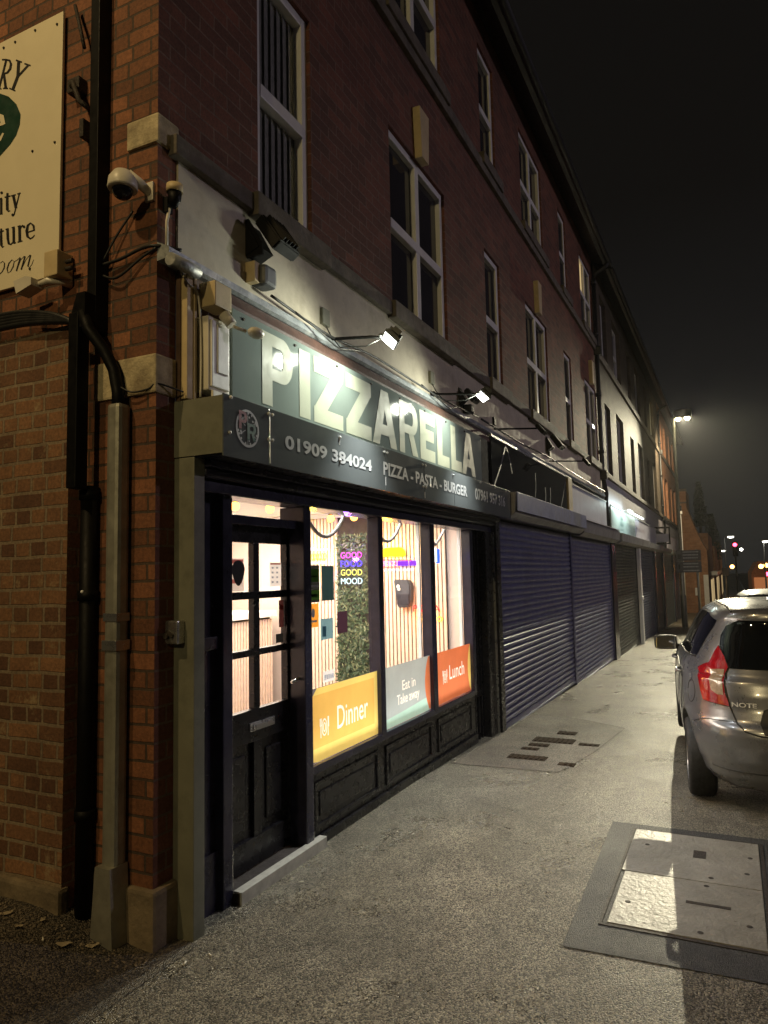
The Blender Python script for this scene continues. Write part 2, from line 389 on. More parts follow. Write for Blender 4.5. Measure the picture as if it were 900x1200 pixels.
def layered(layers, to3d):
    """flat print in one plane: every spot belongs to the topmost layer that covers it; one mesh per layer"""
    vs, fs, lay = [], [], []
    for k, polys in enumerate(layers):
        for p in polys:
            p = [q for i, q in enumerate(p) if hypot(q[0]-p[i-1][0], q[1]-p[i-1][1]) > 1e-6]
            ar = sum(p[i][0]*p[(i+1) % len(p)][1]-p[(i+1) % len(p)][0]*p[i][1] for i in range(len(p)))
            if abs(ar) < 1e-9: continue
            if ar < 0: p = p[::-1]
            i0 = len(vs); vs += [Vector(q) for q in p]; fs.append(list(range(i0, i0+len(p)))); lay.append(k)
    v2, e2, f2, _v, _e, src = delaunay_2d_cdt(vs, [], fs, 0, 1e-6)
    out = []
    for k in range(len(layers)):
        m = MB(); used = {}
        for f, own in zip(f2, src):
            if not own or max(lay[i] for i in own) != k: continue
            bv = []
            for i in f:
                if i not in used: used[i] = m.b.verts.new(to3d(v2[i].x, v2[i].y))
                bv.append(used[i])
            try: m._f(bv)
            except ValueError: pass
        out.append(m)
    return out
def arc(cx, cy, rx, ry, a0, a1, n=14):
    return [(cx+rx*cos(radians(a0+(a1-a0)*i/n)), cy+ry*sin(radians(a0+(a1-a0)*i/n))) for i in range(n+1)]
def text_mesh(s, box, frame, plane, bold=0.0, shear=0, align='LEFT', extr=.0008):
    """lettering stretched to a box (u0,u1,z0,z1); frame 'S' faces the street (u = X), 'W' faces -X (u = -Y, pass Y of the left end first)"""
    c = bpy.data.curves.new('t', 'FONT'); c.body = s; c.offset = bold; c.shear = shear; c.align_x = align; c.extrude = 0; c.resolution_u = 3
    o = bpy.data.objects.new('t', c); COL.objects.link(o)
    bpy.context.view_layer.update()
    me = bpy.data.meshes.new_from_object(o.evaluated_get(bpy.context.evaluated_depsgraph_get()))
    bpy.data.objects.remove(o); bpy.data.curves.remove(c)
    xs = [v.co.x for v in me.vertices]; ys = [v.co.y for v in me.vertices]
    x0, x1, y0, y1 = min(xs), max(xs), min(ys), max(ys)
    u0, u1, z0, z1 = box
    for v in me.vertices:
        u = u0+(v.co.x-x0)/(x1-x0)*(u1-u0); z = z0+(v.co.y-y0)/(y1-y0)*(z1-z0)
        v.co = (u, plane, z) if frame == 'S' else (plane, u, z)
    return me

def g(x, y=0):
    """ground level: level by the pizzeria, falling gently along the street, rising a little round the corner"""
    z = 0.0
    if x > 5.5: z -= .0225*(min(x, 70)-5.5)
    if y > 2.5 and x < 3.2:
        t = min(1, (y-2.5)/.7); z += .14*t*t*(3-2*t)*min(1, max(0, (3.2-x)/.3))
    return z

# ------------------------------------------------------------------ ground
xs = [-40, -20, -8, -3, 0, 1, 1.8]+[2.2+.2*i for i in range(9)]+[4.5, 5.5, 7, 9, 12, 16, 22, 30, 40, 55, 70, 100, 160, 400]
ys = [-1.4, -.5, .5, 1.5, 2.2, 2.5]+[2.6+.1*i for i in range(8)]+[4, 6, 12, 40]
tag(solo('pavement', MB().grid(xs, ys, g), MT['asph'], 'grey speckled asphalt pavement in front of the shops', 'pavement', (0, 0, 0)), kind='structure')
solo('road', MB().grid([-40, 0, 5.5, 20, 40, 70, 150, 400], [-60, -30, -12, -6, -1.55], lambda x, y: g(x)-.11), MT['road'], 'dark asphalt road beyond the parked cars', 'road', (0, 0, 0), kind='structure')
mb = MB()
for i in range(60):
    x = -20+i*1.5
    mb.box(x, x+1.49, -1.55, -1.4, -.3, 0, .012)
    for v in mb.b.verts[-24:]: pass
me = mb
for v in mb.b.verts: v.co.z += g(v.co.x)
solo('kerb', mb, MT['kerb'], 'stone kerb along the road edge', 'kerb', (0, -1.5, 0), kind='structure')
# asphalt patch with small covers by the shutters
pt = [(6.3, 2.40), (6.35, 1.45), (7.2, 1.30), (8.6, 1.18), (9.0, 1.75), (9.1, 2.36)]
solo('pavement_patch', shape2d([pt], lambda x, y: (x, y, g(x)+.004)), MT['patch'], 'worn darker pavement patch with small covers', 'pavement', (7.5, 1.8, 0), kind='structure')

mb = MB(); xg = [-2, 0, 1, 1.6, 2, 2.2, 2.4, 2.6, 2.78]; yg = [2.36, 2.5, 2.6, 2.7, 2.8, 2.9, 3.0, 3.1, 3.2, 4, 6, 12]
mb.grid(xg, yg, lambda x, y: g(x, y)+.004)
solo('side_pavement', mb, MT['sidep'], 'older dark brown pavement round the corner by the end wall', 'pavement', (0, 4, 0), kind='structure')

def wall_holes(m, x0, x1, z0, z1, holes, y, depth):
    """front sheet of a wall at plane y with openings (hx0,hx1,hz0,hz1) and their reveals"""
    X = sorted({x0, x1, *[h[0] for h in holes], *[h[1] for h in holes]}); Z = sorted({z0, z1, *[h[2] for h in holes], *[h[3] for h in holes]})
    for i in range(len(X)-1):
        for j in range(len(Z)-1):
            cx, cz = (X[i]+X[i+1])/2, (Z[j]+Z[j+1])/2
            if any(h[0] < cx < h[1] and h[2] < cz < h[3] for h in holes): continue
            m.quad((X[i], y, Z[j]), (X[i+1], y, Z[j]), (X[i+1], y, Z[j+1]), (X[i], y, Z[j+1]))
    for a, b, c, d in holes:
        y2 = y+depth
        m.quad((a, y, c), (a, y, d), (a, y2, d), (a, y2, c)); m.quad((b, y, d), (b, y, c), (b, y2, c), (b, y2, d))
        m.quad((a, y, d), (b, y, d), (b, y2, d), (a, y2, d)); m.quad((b, y, c), (a, y, c), (a, y2, c), (b, y2, c))
    return m

# windows: frame mesh at own origin (lower left on the wall face)
def window_parts(w, h, mid, double, rec=.030):
    f = MB(); fw = .068
    y0, y1 = rec, rec+.07
    f.box(0, fw, y0, y1, 0, h, .006); f.box(w-fw, w, y0, y1, 0, h, .006)
    f.box(fw, w-fw, y0+.001, y1, 0, fw, .006); f.box(fw, w-fw, y0+.001, y1, h-fw, h, .006)
    f.box(fw, w-fw, y0-.006, y1-.002, mid-.045, mid+.045, .006)
    if double: f.box(w/2-.045, w/2+.045, y0-.003, y1-.001, fw, h-fw, .006)
    pn = MB(); pn.box(fw-.005, w-fw+.005, rec+.05, rec+.056, fw-.005, h-fw+.005)
    return f.done('window'), pn.done('pane')
WIN1 = window_parts(.64, 1.67, .80, False); WIN2 = window_parts(1.37, 1.67, .80, True)
WIN1b = window_parts(.64, 1.53, .72, False); WIN2b = window_parts(1.37, 1.53, .72, True)
for w_ in (WIN1, WIN2, WIN1b, WIN2b): w_[0].materials.append(MT['upvc']); w_[1].materials.append(MT['darkglass'])
def blind_mesh(w, h):
    m = MB(); n = int(w/.09)
    for i in range(n):
        x = .06+i*(w-.12)/n
        m.obox((x+.04, .105, h/2), (1, .25, 0), (-.25, 1, 0), (0, 0, 1), .080, .004, h-.12)
    me = m.done('blind'); me.materials.append(MT['blind']); return me
CLEAR = window_parts(.64, 1.67, .80, False)[1]; CLEAR.materials.append(MT['pane'])
def add_window(root, x, z, kind, pane=None):
    fm, pm = kind
    o = bpy.data.objects.new('window', fm); COL.objects.link(o); o.parent = root; o.location = Vector((x, 2.53, z))-root.location
    p = bpy.data.objects.new('pane', pane or pm); COL.objects.link(p); p.parent = o
    return o

# ------------------------------------------------------------------ first building (pizzeria block)
Y0 = 2.53
b1 = thing('brick_building', 'dark red brick three storey block with the pizzeria at its corner', 'building', (2.66, 2.53, 0))
singles = [3.53, 8.24, 12.90]; doubles = [5.50, 10.19, 14.95]
holes = []
for x in singles: holes += [(x, x+.64, 4.05, 5.72), (x, x+.64, 6.90, 8.43)]
for x in doubles: holes += [(x, x+1.37, 4.05, 5.72), (x, x+1.37, 6.90, 8.43)]
m = wall_holes(MB(), 2.66, 16.5, 3.93, 8.95, holes, Y0, .22)
part('street_wall', m, MT['facade'], b1, recalc=False)
m = MB(); m.quad((2.66, 2.53, 0), (2.66, 2.53, 8.95), (2.66, 14, 8.95), (2.66, 14, 0))
part('end_wall', m, MT['endw'], b1, recalc=False)
m = MB(); m.quad((2.66, 2.53, -.1), (2.795, 2.53, -.1), (2.795, 2.53, 3.93), (2.66, 2.53, 3.93)); m.quad((2.795, 2.53, -.1), (2.795, 3.0, -.1), (2.795, 3.0, 3.93), (2.795, 2.53, 3.93))
part('corner_pier', m, MT['pierS'], b1, recalc=False)
m = MB(); m.quad((2.56, 3.02, -.1), (2.56, 3.02, 3.05), (2.56, 14, 3.05), (2.56, 14, -.1))
part('thick_lower_wall', m, MT['block'], b1, label='thicker lower end wall of pale mottled brick', recalc=False)
m = MB(); m.quad((2.56, 3.02, -.1), (2.66, 3.02, -.1), (2.66, 3.02, 3.05), (2.56, 3.02, 3.05)); m.quad((2.56, 3.02, 3.05), (2.66, 3.02, 3.05), (2.66, 14, 3.05), (2.56, 14, 3.05))
part('wall_return', m, MT['blockR'], b1, recalc=False)
m = MB(); m.box(2.628, 2.81, 2.497, 2.80, -.1, .27, .02); m.box(2.645, 2.70, 2.83, 2.99, -.1, .30, .015)
part('plinth', m, MT['plinth'], b1)
m = MB(); m.box(2.53, 2.60, 3.005, 14, -.1, .235, .02)
part('plinth', m, MT['plinth'], b1)
m = MB(); m.box(2.643, 2.80, 2.512, 2.73, 3.955, 4.11, .012)
part('quoin_stone', m, MT['stoneP'], b1)
m = MB(); m.box(2.643, 2.796, 2.517, 2.945, 2.645, 2.845, .012)
part('quoin_stone', m, MT['stoneP'], b1)
m = MB(); m.box(2.80, 16.5, Y0-.012, Y0+.25, 3.40, 3.93)
part('rendered_band', m, MT['render'], b1)
m = MB(); m.box(2.735, 16.5, 2.472, Y0+.1, 3.925, 4.035, .008)
for x in singles: m.box(x-.12, x+.76, 2.44, 2.56, 3.90, 4.05, .01)
for x in doubles: m.box(x-.12, x+1.49, 2.44, 2.56, 3.90, 4.05, .01)
part('sill_band', m, MT['stone'], b1)
m = MB(); m.box(2.70, 16.5, 2.478, Y0+.1, 6.66, 6.80, .01)
for x in singles: m.box(x-.1, x+.74, 2.45, 2.56, 6.76, 6.90, .01)
for x in doubles: m.box(x-.1, x+1.47, 2.45, 2.56, 6.76, 6.90, .01)
part('upper_sill_band', m, MT['stone'], b1)
for x in doubles:
    m = MB(); m.prism([(x+.60, 5.72), (x+.77, 5.72), (x+.80, 6.22), (x+.57, 6.22)], 'y', 2.455, Y0+.01)
    part('keystone', m, MT['cream'], b1)
BL = blind_mesh(.64, 1.67)
for x in singles:
    w = add_window(b1, x, 4.05, WIN1, CLEAR if x < 4 else None)
    if x < 4:
        o = bpy.data.objects.new('blind', BL); COL.objects.link(o); o.parent = w
        o2 = MB(); o2.quad((0, .16, 0), (.64, .16, 0), (.64, .16, 1.67), (0, .16, 1.67)); me = o2.done('dark_room'); me.materials.append(MT['blind'])
        o = bpy.data.objects.new('dark_room', me); COL.objects.link(o); o.parent = w
    add_window(b1, x, 6.90, WIN1b)
LIT = window_parts(1.37, 1.53, .72, True)[1]; LIT.materials.append(MT['litwin'])
for x in doubles:
    add_window(b1, x, 4.05, WIN2); w = add_window(b1, x, 6.90, WIN2b)
    if x > 14:
        m = MB(); m.box(.07, .60, .070, .078, .78, 1.46); me = m.done('lit_blind'); me.materials.append(MT['litwin'])
        o = bpy.data.objects.new('lit_blind', me); COL.objects.link(o); o.parent = w
m = MB(); m.prism([(2.53, 8.95), (2.50, 8.80), (2.25, 8.66), (2.12, 8.70), (2.12, 8.74), (6.5, 11.6), (11, 8.95)], 'x', 2.45, 16.5)
part('roof', m, MT['gutter'], b1)
def half_gutter(x0, x1, n=10):
    m = MB()
    ring = [(2.13+.06*cos(a), 8.70+.06*sin(a)) for a in [pi+pi*k/n for k in range(n+1)]]
    ring += [(y, z) for y, z in [(2.13+.052*cos(a), 8.70+.052*sin(a)) for a in [2*pi-pi*k/n for k in range(n+1)]]]
    return m.prism(ring, 'x', x0, x1)
part('gutter', half_gutter(2.40, 16.5), MT['gutter'], b1)
m = MB(); m.box(7.97, 16.5, 2.60, 2.7, -.6, 3.4); m.box(7.60, 7.97, 2.60, 2.7, -.4, 3.4)
part('back_wall', m, MT['blackp'], b1)
def downpipe(name, x, z0, z1, par):
    m = MB()
    m.tube([(x, 2.46, z0), (x, 2.46, 3.25), (x-.02, 2.44, 3.42), (x-.22, 2.47, 3.78), (x-.25, 2.47, 3.9), (x-.25, 2.47, z1)], .048, 12)
    for z in (4.3, 5.6, 7.0, 8.2): m.tube([(x-.25, 2.47, z), (x-.25, 2.47, z+.09)], .06, 12)
    m.box(x-.33, x-.17, 2.37, 2.53, 3.72, 3.92, .02); m.box(x-.33, x-.17, 2.37, 2.53, 6.55, 6.74, .02)
    m.tube([(x-.25, 2.47, z1), (x-.25, 2.40, z1+.12), (x-.25, 2.2, z1+.22), (x-.25, 2.13, z1+.3)], .045, 10)
    return part(name, m, MT['gutter'], par)
downpipe('downpipe', 16.62, g(16.6)-.1, 8.35, b1)

# interior of the pizzeria (parts of the building)
m = MB(); m.quad((2.9, 2.62, .04), (7.45, 2.62, .04), (7.45, 6.6, .04), (2.9, 6.6, .04)); part('room_floor', m, MT['floor'], b1, recalc=False)
m = MB(); m.quad((2.9, 2.55, 2.46), (7.6, 2.55, 2.46), (7.6, 6.6, 2.46), (2.9, 6.6, 2.46)); part('room_ceiling', m, MT['ceil'], b1, recalc=False)
m = MB(); m.quad((2.9, 6.5, 0), (7.6, 6.5, 0), (7.6, 6.5, 2.5), (2.9, 6.5, 2.5)); m.quad((2.9, 2.62, 0), (2.9, 6.5, 0), (2.9, 6.5, 2.5), (2.9, 2.62, 2.5)); m.quad((7.46, 2.52, 0), (7.46, 6.5, 0), (7.46, 6.5, 2.5), (7.46, 2.52, 2.5))
part('room_wall', m, MT['pinkwall'], b1, recalc=False)
m = MB()
y = 2.84
while y < 5.0:
    if not 3.78 < y < 4.20: m.box(7.405, 7.432, y, y+.034, .05, 2.40, .003)
    y += .047
part('slat_panel', m, MT['slat'], b1)
m = MB(); m.box(7.434, 7.445, 2.835, 5.0, .05, 2.41); part('slat_backing', m, MT['felt'], b1)
m = MB(); m.box(7.36, 7.45, 2.60, 5.0, 2.405, 2.455); part('cornice', m, MT['white'], b1)

# ------------------------------------------------------------------ second, third and far buildings
def terrace(name, label, x0, x1, sing, dbl, wallm, bandm, z_eave=8.95):
    r = thing(name, label, 'building', (x0, 2.53, g(x0)))
    hs = []
    for x in sing: hs += [(x, x+.9, 4.0, 5.72), (x, x+.9, 6.85, 8.40)]
    for x in dbl: hs += [(x, x+1.4, 4.0, 5.85), (x, x+1.4, 6.85, 8.40)]
    part('street_wall', wall_holes(MB(), x0, x1, 3.85, z_eave, hs, Y0, .2), wallm, r, recalc=False)
    m = MB(); m.box(x0, x1, Y0-.006, Y0+.25, 3.2, 3.85); part('rendered_band', m, bandm, r)
    m = MB(); m.box(x0, x1, 2.47, Y0+.1, 3.86, 3.98, .008); m.box(x0, x1, 2.478, Y0+.1, 6.62, 6.80, .008); part('sill_band', m, MT['stone'], r)
    m = MB(); m.box(x0, x1, 2.62, 2.75, -2, 3.3); m.box(x0, x1, 2.74, 9, -2, 8.9); part('shop_wall', m, MT['blackp'], r)
    m = MB(); m.prism([(2.53, 8.95), (2.50, 8.80), (2.25, 8.66), (2.12, 8.70), (2.12, 8.74), (6.5, 11.6), (9, 8.95)], 'x', x0+.002, x1); part('roof', m, MT['gutter'], r)
    part('gutter', half_gutter(x0+.002, x1), MT['gutter'], r)
    def win(x, w, z, h, dblw):
        f, p = window_parts(w, h, h*.47, dblw, .10)
        f.materials.append(MT['upvc']); p.materials.append(MT['darkglass'])
        add_window(r, x, z, (f, p))
    for x in sing: win(x, .9, 4.0, 1.72, False); win(x, .9, 6.85, 1.55, False)
    for x in dbl: win(x, 1.4, 4.0, 1.85, True); win(x, 1.4, 6.85, 1.55, True)
    return r
b2 = terrace('terrace_house', 'buff brick terrace between two black downpipes, lit yellow by the street lamp', 16.75, 32.4, [17.55, 22.4, 27.1], [19.5, 24.4, 29.2], MT['brick2'], MT['renderL'])
downpipe('downpipe', 32.5, g(32)-.1, 8.35, b2)
b3 = terrace('terrace_house', 'orange brick terrace at the far end of the row behind the lamp post', 32.45, 43.5, [33.2, 38.0], [35.0, 40.2], MT['brick3'], MT['renderL'])
bg_ = thing('gable_house', 'brown brick house with a stepped end gable and chimney beyond the terrace', 'building', (46, 2, g(46)))
m = MB(); m.prism([(1.25, -1.5), (1.25, 2.75), (1.45, 3.1), (1.8, 4.0), (2.22, 5.3), (2.22, 6.35), (2.9, 6.35), (2.9, 5.6), (8, 5.6), (8, -1.5)], 'x', 46, 49.5); part('gable_wall', m, MT['brickG'], bg_)
m = MB(); m.box(45.93, 46.03, 2.18, 2.96, 6.28, 6.42); m.box(45.95, 46.02, 2.19, 2.95, 5.55, 5.64); part('coping', m, MT['stone'], bg_)
part('door_frame', MB().box(45.95, 46.0, 2.50, 2.66, -1, 1.45), MT['cream'], bg_); part('drain_pipe', MB().box(45.95, 46.0, 1.72, 1.80, -1, 1.5), MT['cream'], bg_)
part('white_panel', MB().box(45.93, 45.995, 1.26, 1.52, -1, 1.3), MT['upvc'], bg_); part('notice', MB().box(45.9, 45.99, 1.85, 2.0, .1, .55), MT['upvc'], bg_)
bd = thing('shop_row', 'dark shop row far down the street past the gable', 'building', (52, 1.3, g(52)))
m = MB(); m.box(52, 62, 1.30, 8, -2, 4.0); m.box(62.01, 78, 1.15, 8, -2, 3.4); m.box(78.01, 95, 1.0, 8, -2, 4.2); part('shop_wall', m, MT['brickG'], bd)
for k, x in enumerate((53, 56, 59.5, 64, 68, 73, 80, 86)): part('shop_window', MB().box(x, x+1.4, .98 if x > 78 else (1.13 if x > 62 else 1.28), 1.6, -1.0, .9), MT['litwin'], bd)
m = MB(); m.box(52, 95, .85, 1.32, 1.2, 1.45); part('canopy', m, MT['upvc'], bd)

# ------------------------------------------------------------------ pizzeria shopfront
sf = thing('shopfront', 'dark painted timber pizzeria shopfront with glazed door and three windows', 'shopfront', (2.8, 2.5, 0))
m = MB()
m.box(2.792, 2.872, 2.40, 2.53, -.02, 2.33, .004); m.box(2.805, 2.830, 2.535, 2.60, .0, 2.3)
part('corner_post', m, MT['grn'], sf, label='grey green corner post')
m = MB(); m.box(2.797, 2.86, 2.515, 2.562, .02, .62, .004); part('post_patch', m, MT['grn'], sf)
# frame members
m = MB()
m.box(2.875, 3.12, 2.505, 2.62, -.02, .30, .006)          # base of the side panel
m.box(2.874, 2.925, 2.49, 2.62, .30, 2.165, .006); m.box(3.105, 3.188, 2.47, 2.64, -.02, 2.165, .006)
m.box(2.925, 3.105, 2.495, 2.62, 1.34, 1.41, .006)
m.box(3.90, 3.985, 2.455, 2.64, -.02, 2.165, .006)
m.box(3.188, 3.90, 2.50, 2.62, 2.02, 2.075, .006)
for a, b in ((4.99, 5.07), (6.055, 6.16), (7.16, 7.25)): m.box(a, b, 2.46, 2.56, .49, 2.165, .006)
m.box(3.985, 7.25, 2.463, 2.57, .455, .508, .008)
part('timber_frame', m, MT['navy'], sf)
m = MB(); m.box(2.925, 3.105, 2.525, 2.55, 1.41, 2.165); m.box(2.925, 3.105, 2.525, 2.55, .30, 1.34); part('side_panel', m, MT['navy'], sf)
m = MB(); m.box(2.872, 7.96, 2.425, 2.60, 2.165, 2.225, .01); m.box(2.872, 7.96, 2.39, 2.52, 2.235, 2.285, .018); m.box(2.872, 7.96, 2.36, 2.52, 2.287, 2.325, .006)
part('shutter_rail', m, MT['navy'], sf)
m = MB(); m.box(2.86, 7.96, 2.54, 2.62, 2.168, 2.63); part('light_stop_board', m, MT['blackp'], sf)  # added backing that stops room light leaking out above the windows
# stallriser with raised panels
m = MB(); m.box(3.985, 7.25, 2.49, 2.56, -.1, .455)
for a, b in ((4.03, 4.96), (5.09, 6.03), (6.18, 7.12)):
    m.box(a, b, 2.478, 2.50, .37, .40, .006); m.box(a, b, 2.478, 2.50, .10, .13, .006); m.box(a, a+.03, 2.477, 2.50, .10, .40, .006); m.box(b-.03, b, 2.477, 2.50, .10, .40, .006)
    m.box(a+.07, b-.07, 2.482, 2.50, .17, .33, .01)
m.box(3.985, 7.25, 2.465, 2.50, -.1, .06, .008)
part('stall_riser', m, MT['blackp'], sf)
# right hand panel and guide
m = MB(); m.box(7.25, 7.56, 2.52, 2.58, -.15, 2.165); m.box(7.25, 7.56, 2.50, 2.53, .40, .46, .006)
for x in (7.29, 7.40, 7.50): m.box(x, x+.03, 2.495, 2.53, -.1, 2.16, .006)
m.box(7.56, 7.80, 2.42, 2.60, -.15, 2.165, .01); m.box(7.82, 7.97, 2.375, 2.60, -.2, 2.33, .006)
part('right_post', m, MT['blackp'], sf)
m = MB(); m.box(7.80, 7.815, 2.40, 2.44, -.15, 2.165); part('shutter_guide', m, MT['brushed'], sf)
# white inner reveals beside the panes
for x in (6.03, 7.13):
    m = MB(); m.box(x, x+.025, 2.562, 2.595, .51, 2.30); part('inner_reveal', m, MT['white'], sf)
# window panes
for a, b in ((3.985, 4.99), (5.07, 6.055), (6.16, 7.16)):
    m = MB(); m.quad((a-.005, 2.50, .50), (b+.005, 2.50, .50), (b+.005, 2.50, 2.17), (a-.005, 2.50, 2.17))
    part('window_pane', m, MT['pane'], sf, recalc=False)
m = MB(); m.quad((3.18, 2.58, 2.07), (3.92, 2.58, 2.07), (3.92, 2.58, 2.17), (3.18, 2.58, 2.17)); part('transom_pane', m, MT['pane'], sf, recalc=False)
# door
m = MB()
colx = ((3.235, 3.53), (3.585, 3.88)); rowz = ((1.635, 1.925), (1.295, 1.59), (.945, 1.255))
m.box(3.17, 3.235, 2.575, 2.62, .06, 2.02, .004); m.box(3.88, 3.97, 2.575, 2.62, .06, 2.02, .004); m.box(3.53, 3.585, 2.577, 2.62, .945, 1.925, .004)
m.box(3.235, 3.88, 2.576, 2.62, 1.925, 2.02, .004); m.box(3.235, 3.88, 2.576, 2.62, 1.59, 1.635, .004); m.box(3.235, 3.88, 2.576, 2.62, 1.255, 1.295, .004)
m.box(3.235, 3.88, 2.576, 2.62, .76, .945, .004); m.box(3.235, 3.88, 2.576, 2.62, .06, .22, .004)
m.box(3.235, 3.88, 2.60, 2.62, .22, .76)
m.box(3.52, 3.60, 2.577, 2.61, .22, .76, .004)
for a, b in ((3.255, 3.50), (3.62, 3.86)): m.box(a+.04, b-.04, 2.588, 2.61, .28, .70, .01)
door = part('door', m, MT['blackp'], sf)
m = MB()
for a, b in colx:
    for c, d in rowz: m.quad((a-.004, 2.60, c-.004), (b+.004, 2.60, c-.004), (b+.004, 2.60, d+.004), (a-.004, 2.60, d+.004))
part('door_glass', m, MT['pane'], door, recalc=False)
m = MB(); m.box(3.475, 3.725, 2.568, 2.58, .822, .872, .004); m.box(3.50, 3.70, 2.563, 2.57, .835, .86, .003); part('letter_box', m, MT['brushed'], door)
m = MB(); m.box(3.925, 3.95, 2.563, 2.578, .97, 1.16, .004); m.tube([(3.937, 2.565, 1.08), (3.937, 2.52, 1.08), (3.90, 2.51, 1.075), (3.83, 2.515, 1.06)], .009, 8); part('handle', m, MT['brushed'], door)
# threshold step
m = MB(); m.box(3.19, 4.06, 2.43, 2.64, -.03, .052); part('step', m, MT['steps'], sf)
m = MB(); m.box(3.185, 4.07, 2.415, 2.428, -.02, .064, .003); m.box(3.185, 4.07, 2.415, 2.47, .058, .068, .003); part('step_nosing', m, mat('worn_aluminium', (.52, .50, .44), .45, .3, .2, 14), sf)

# fascia sign and lower sign box
sg = thing('fascia_sign', 'large teal grey sign board with pale PIZZARELLA lettering', 'sign', (5.2, 2.40, 2.95))
m = MB(); m.box(3.10, 7.46, 2.40, 2.43, 2.58, 3.205, .003); part('sign_board', m, MT['signT'], sg)
m = MB(); m.box(7.465, 7.70, 2.402, 2.43, 2.58, 3.20, .003); part('end_panel', m, mat('dull_grey_panel', (.075, .08, .075), .95, spec=.05), sg)
def glyph(ch, w, t=.24):
    """heavy grotesque capitals in a 1-high box, returns polygons"""
    v = t*.8
    if ch == 'I': return [[(0, 0), (w, 0), (w, 1), (0, 1)]]
    if ch == 'L': return [[(0, 0), (t, 0), (t, 1), (0, 1)], [(0, 0), (w, 0), (w, v), (0, v)]]
    if ch == 'E': return [[(0, 0), (t, 0), (t, 1), (0, 1)]]+[[(0, a), (b, a), (b, a+v), (0, a+v)] for a, b in ((0, w), (.41, w*.92), (1-v, w))]
    if ch == 'Z': return [[(0, 0), (w, 0), (w, v), (0, v)], [(0, 1-v), (w, 1-v), (w, 1), (0, 1)], [(0, v*.9), (t*1.25, v*.9), (w, 1-v*.9), (w-t*1.25, 1-v*.9)]]
    if ch == 'A':
        t = .27; return [[(0, 0), (t, 0), (w/2+t*.45, 1), (w/2-t*.55, 1)], [(w-t, 0), (w, 0), (w/2+t*.55, 1), (w/2-t*.45, 1)], [(w*.2, .19), (w*.8, .19), (w*.75, .19+v*.8), (w*.25, .19+v*.8)]]
    t = .235; v = .17; cy_ = .68 if ch == 'P' else .70; ry = 1-cy_; rx = .29
    bowl = stroke([(.02, 1-v/2), (w-rx, 1-v/2)]+arc(w-rx, cy_, rx-t/2, ry-v/2, 88, -88, 16)+[(w-rx, cy_-ry+v/2), (.02, cy_-ry+v/2)], [v, v]+[v+(t-v)*sin(pi*i/16) for i in range(17)]+[v, v])
    out = [[(0, 0), (t, 0), (t, 1), (0, 1)]]+bowl
    if ch == 'R': out.append([(w-t*1.15, 0), (w, 0), (w*.70, .5), (w*.70-t, .5)])
    return out
xs_ = [('P', 3.375, 3.70), ('I', 3.775, 3.905), ('Z', 3.95, 4.34), ('Z', 4.385, 4.78), ('A', 4.80, 5.24), ('R', 5.295, 5.68), ('E', 5.73, 6.08), ('L', 6.135, 6.45), ('L', 6.50, 6.80), ('A', 6.81, 7.235)]
polys = []
for ch, a, b in xs_:
    h = .44; w = (b-a)/h
    for p in glyph(ch, w, .30 if ch != 'I' else w): polys.append([(a+x*h, 2.725+z*h) for x, z in p])
part('lettering', shape2d(polys, lambda x, z: (x, 2.397, z)), MT['letter'], sg)
for x in [3.2+.53*i for i in range(9)]: part('fixing_screw', MB().cyl((x, 2.401, 3.17), (x, 2.392, 3.17), .009, 8), MT['iron'], sg)
bx = thing('sign_box', 'dark slate lower sign box with phone numbers above the pizzeria shutter', 'sign', (5.3, 2.3, 2.32))
m = MB(); m.box(2.79, 7.88, 2.222, 2.53, 2.335, 2.625); part('box_housing', m, MT['grn'], bx)
m = MB(); m.box(2.80, 7.87, 2.225, 2.53, 2.326, 2.3335); part('underside_shade_plate', m, MT['blackp'], bx)  # black plate added so the lit bottom of the box looks shaded
m = MB()
for i, (a, b) in enumerate(((2.785, 3.18), (3.185, 4.62), (4.625, 5.35), (5.355, 6.05), (6.055, 7.875))): m.box(a, b, 2.212, 2.22, 2.318, 2.632, .002)
part('front_panel', m, MT['signD'], bx)
for s, a, b, c, d, bo in (('01909 384024', 3.325, 4.40, 2.432, 2.512, .030), ('PIZZA - PASTA - BURGER', 4.585, 6.40, 2.432, 2.530, .030), ('07961 957 316', 6.63, 7.66, 2.428, 2.545, .028)):
    part('lettering', text_mesh(s, (a, b, c, d), 'S', 2.2095, bo), MT['letterG'], bx)
cx, cz, r = 2.98, 2.485, .098
polys = [p for p in stroke(arc(cx, cz, r-.006, r-.006, 0, 360, 40), .013)]
for a in (90, 210, 330, 30, 150, 270): polys += stroke([(cx+.022*cos(radians(a)), cz+.022*sin(radians(a))), (cx+(r-.008)*cos(radians(a)), cz+(r-.008)*sin(radians(a)))], .0035)
for i in range(30):
    a, q = random.uniform(0, 2*pi), random.choice((.062, .072, .080))
    if 0.2 < abs(sin(a)) and abs(cos(a)) < .97: polys.append(arc(cx+q*cos(a), cz+q*sin(a), .0065, .0065, 0, 330, 7))
logo = part('round_logo', shape2d(polys, lambda x, z: (x, 2.2095, z)), MT['letterG'], bx)
def small(ch, x, z, w, h): return [[(x+a*h, z+b*h) for a, b in p] for p in glyph(ch, w/h, .26)]
part('logo_letter', shape2d(small('P', 2.905, 2.475, .07, .095), lambda x, z: (x, 2.2085, z)), mat('dull_red_vinyl', (.22, .03, .03), .4), logo)
part('logo_letter', shape2d(small('R', 2.975, 2.425, .075, .09), lambda x, z: (x, 2.2083, z)), mat('dark_green_vinyl', (.02, .10, .06), .4), logo)
m = MB()
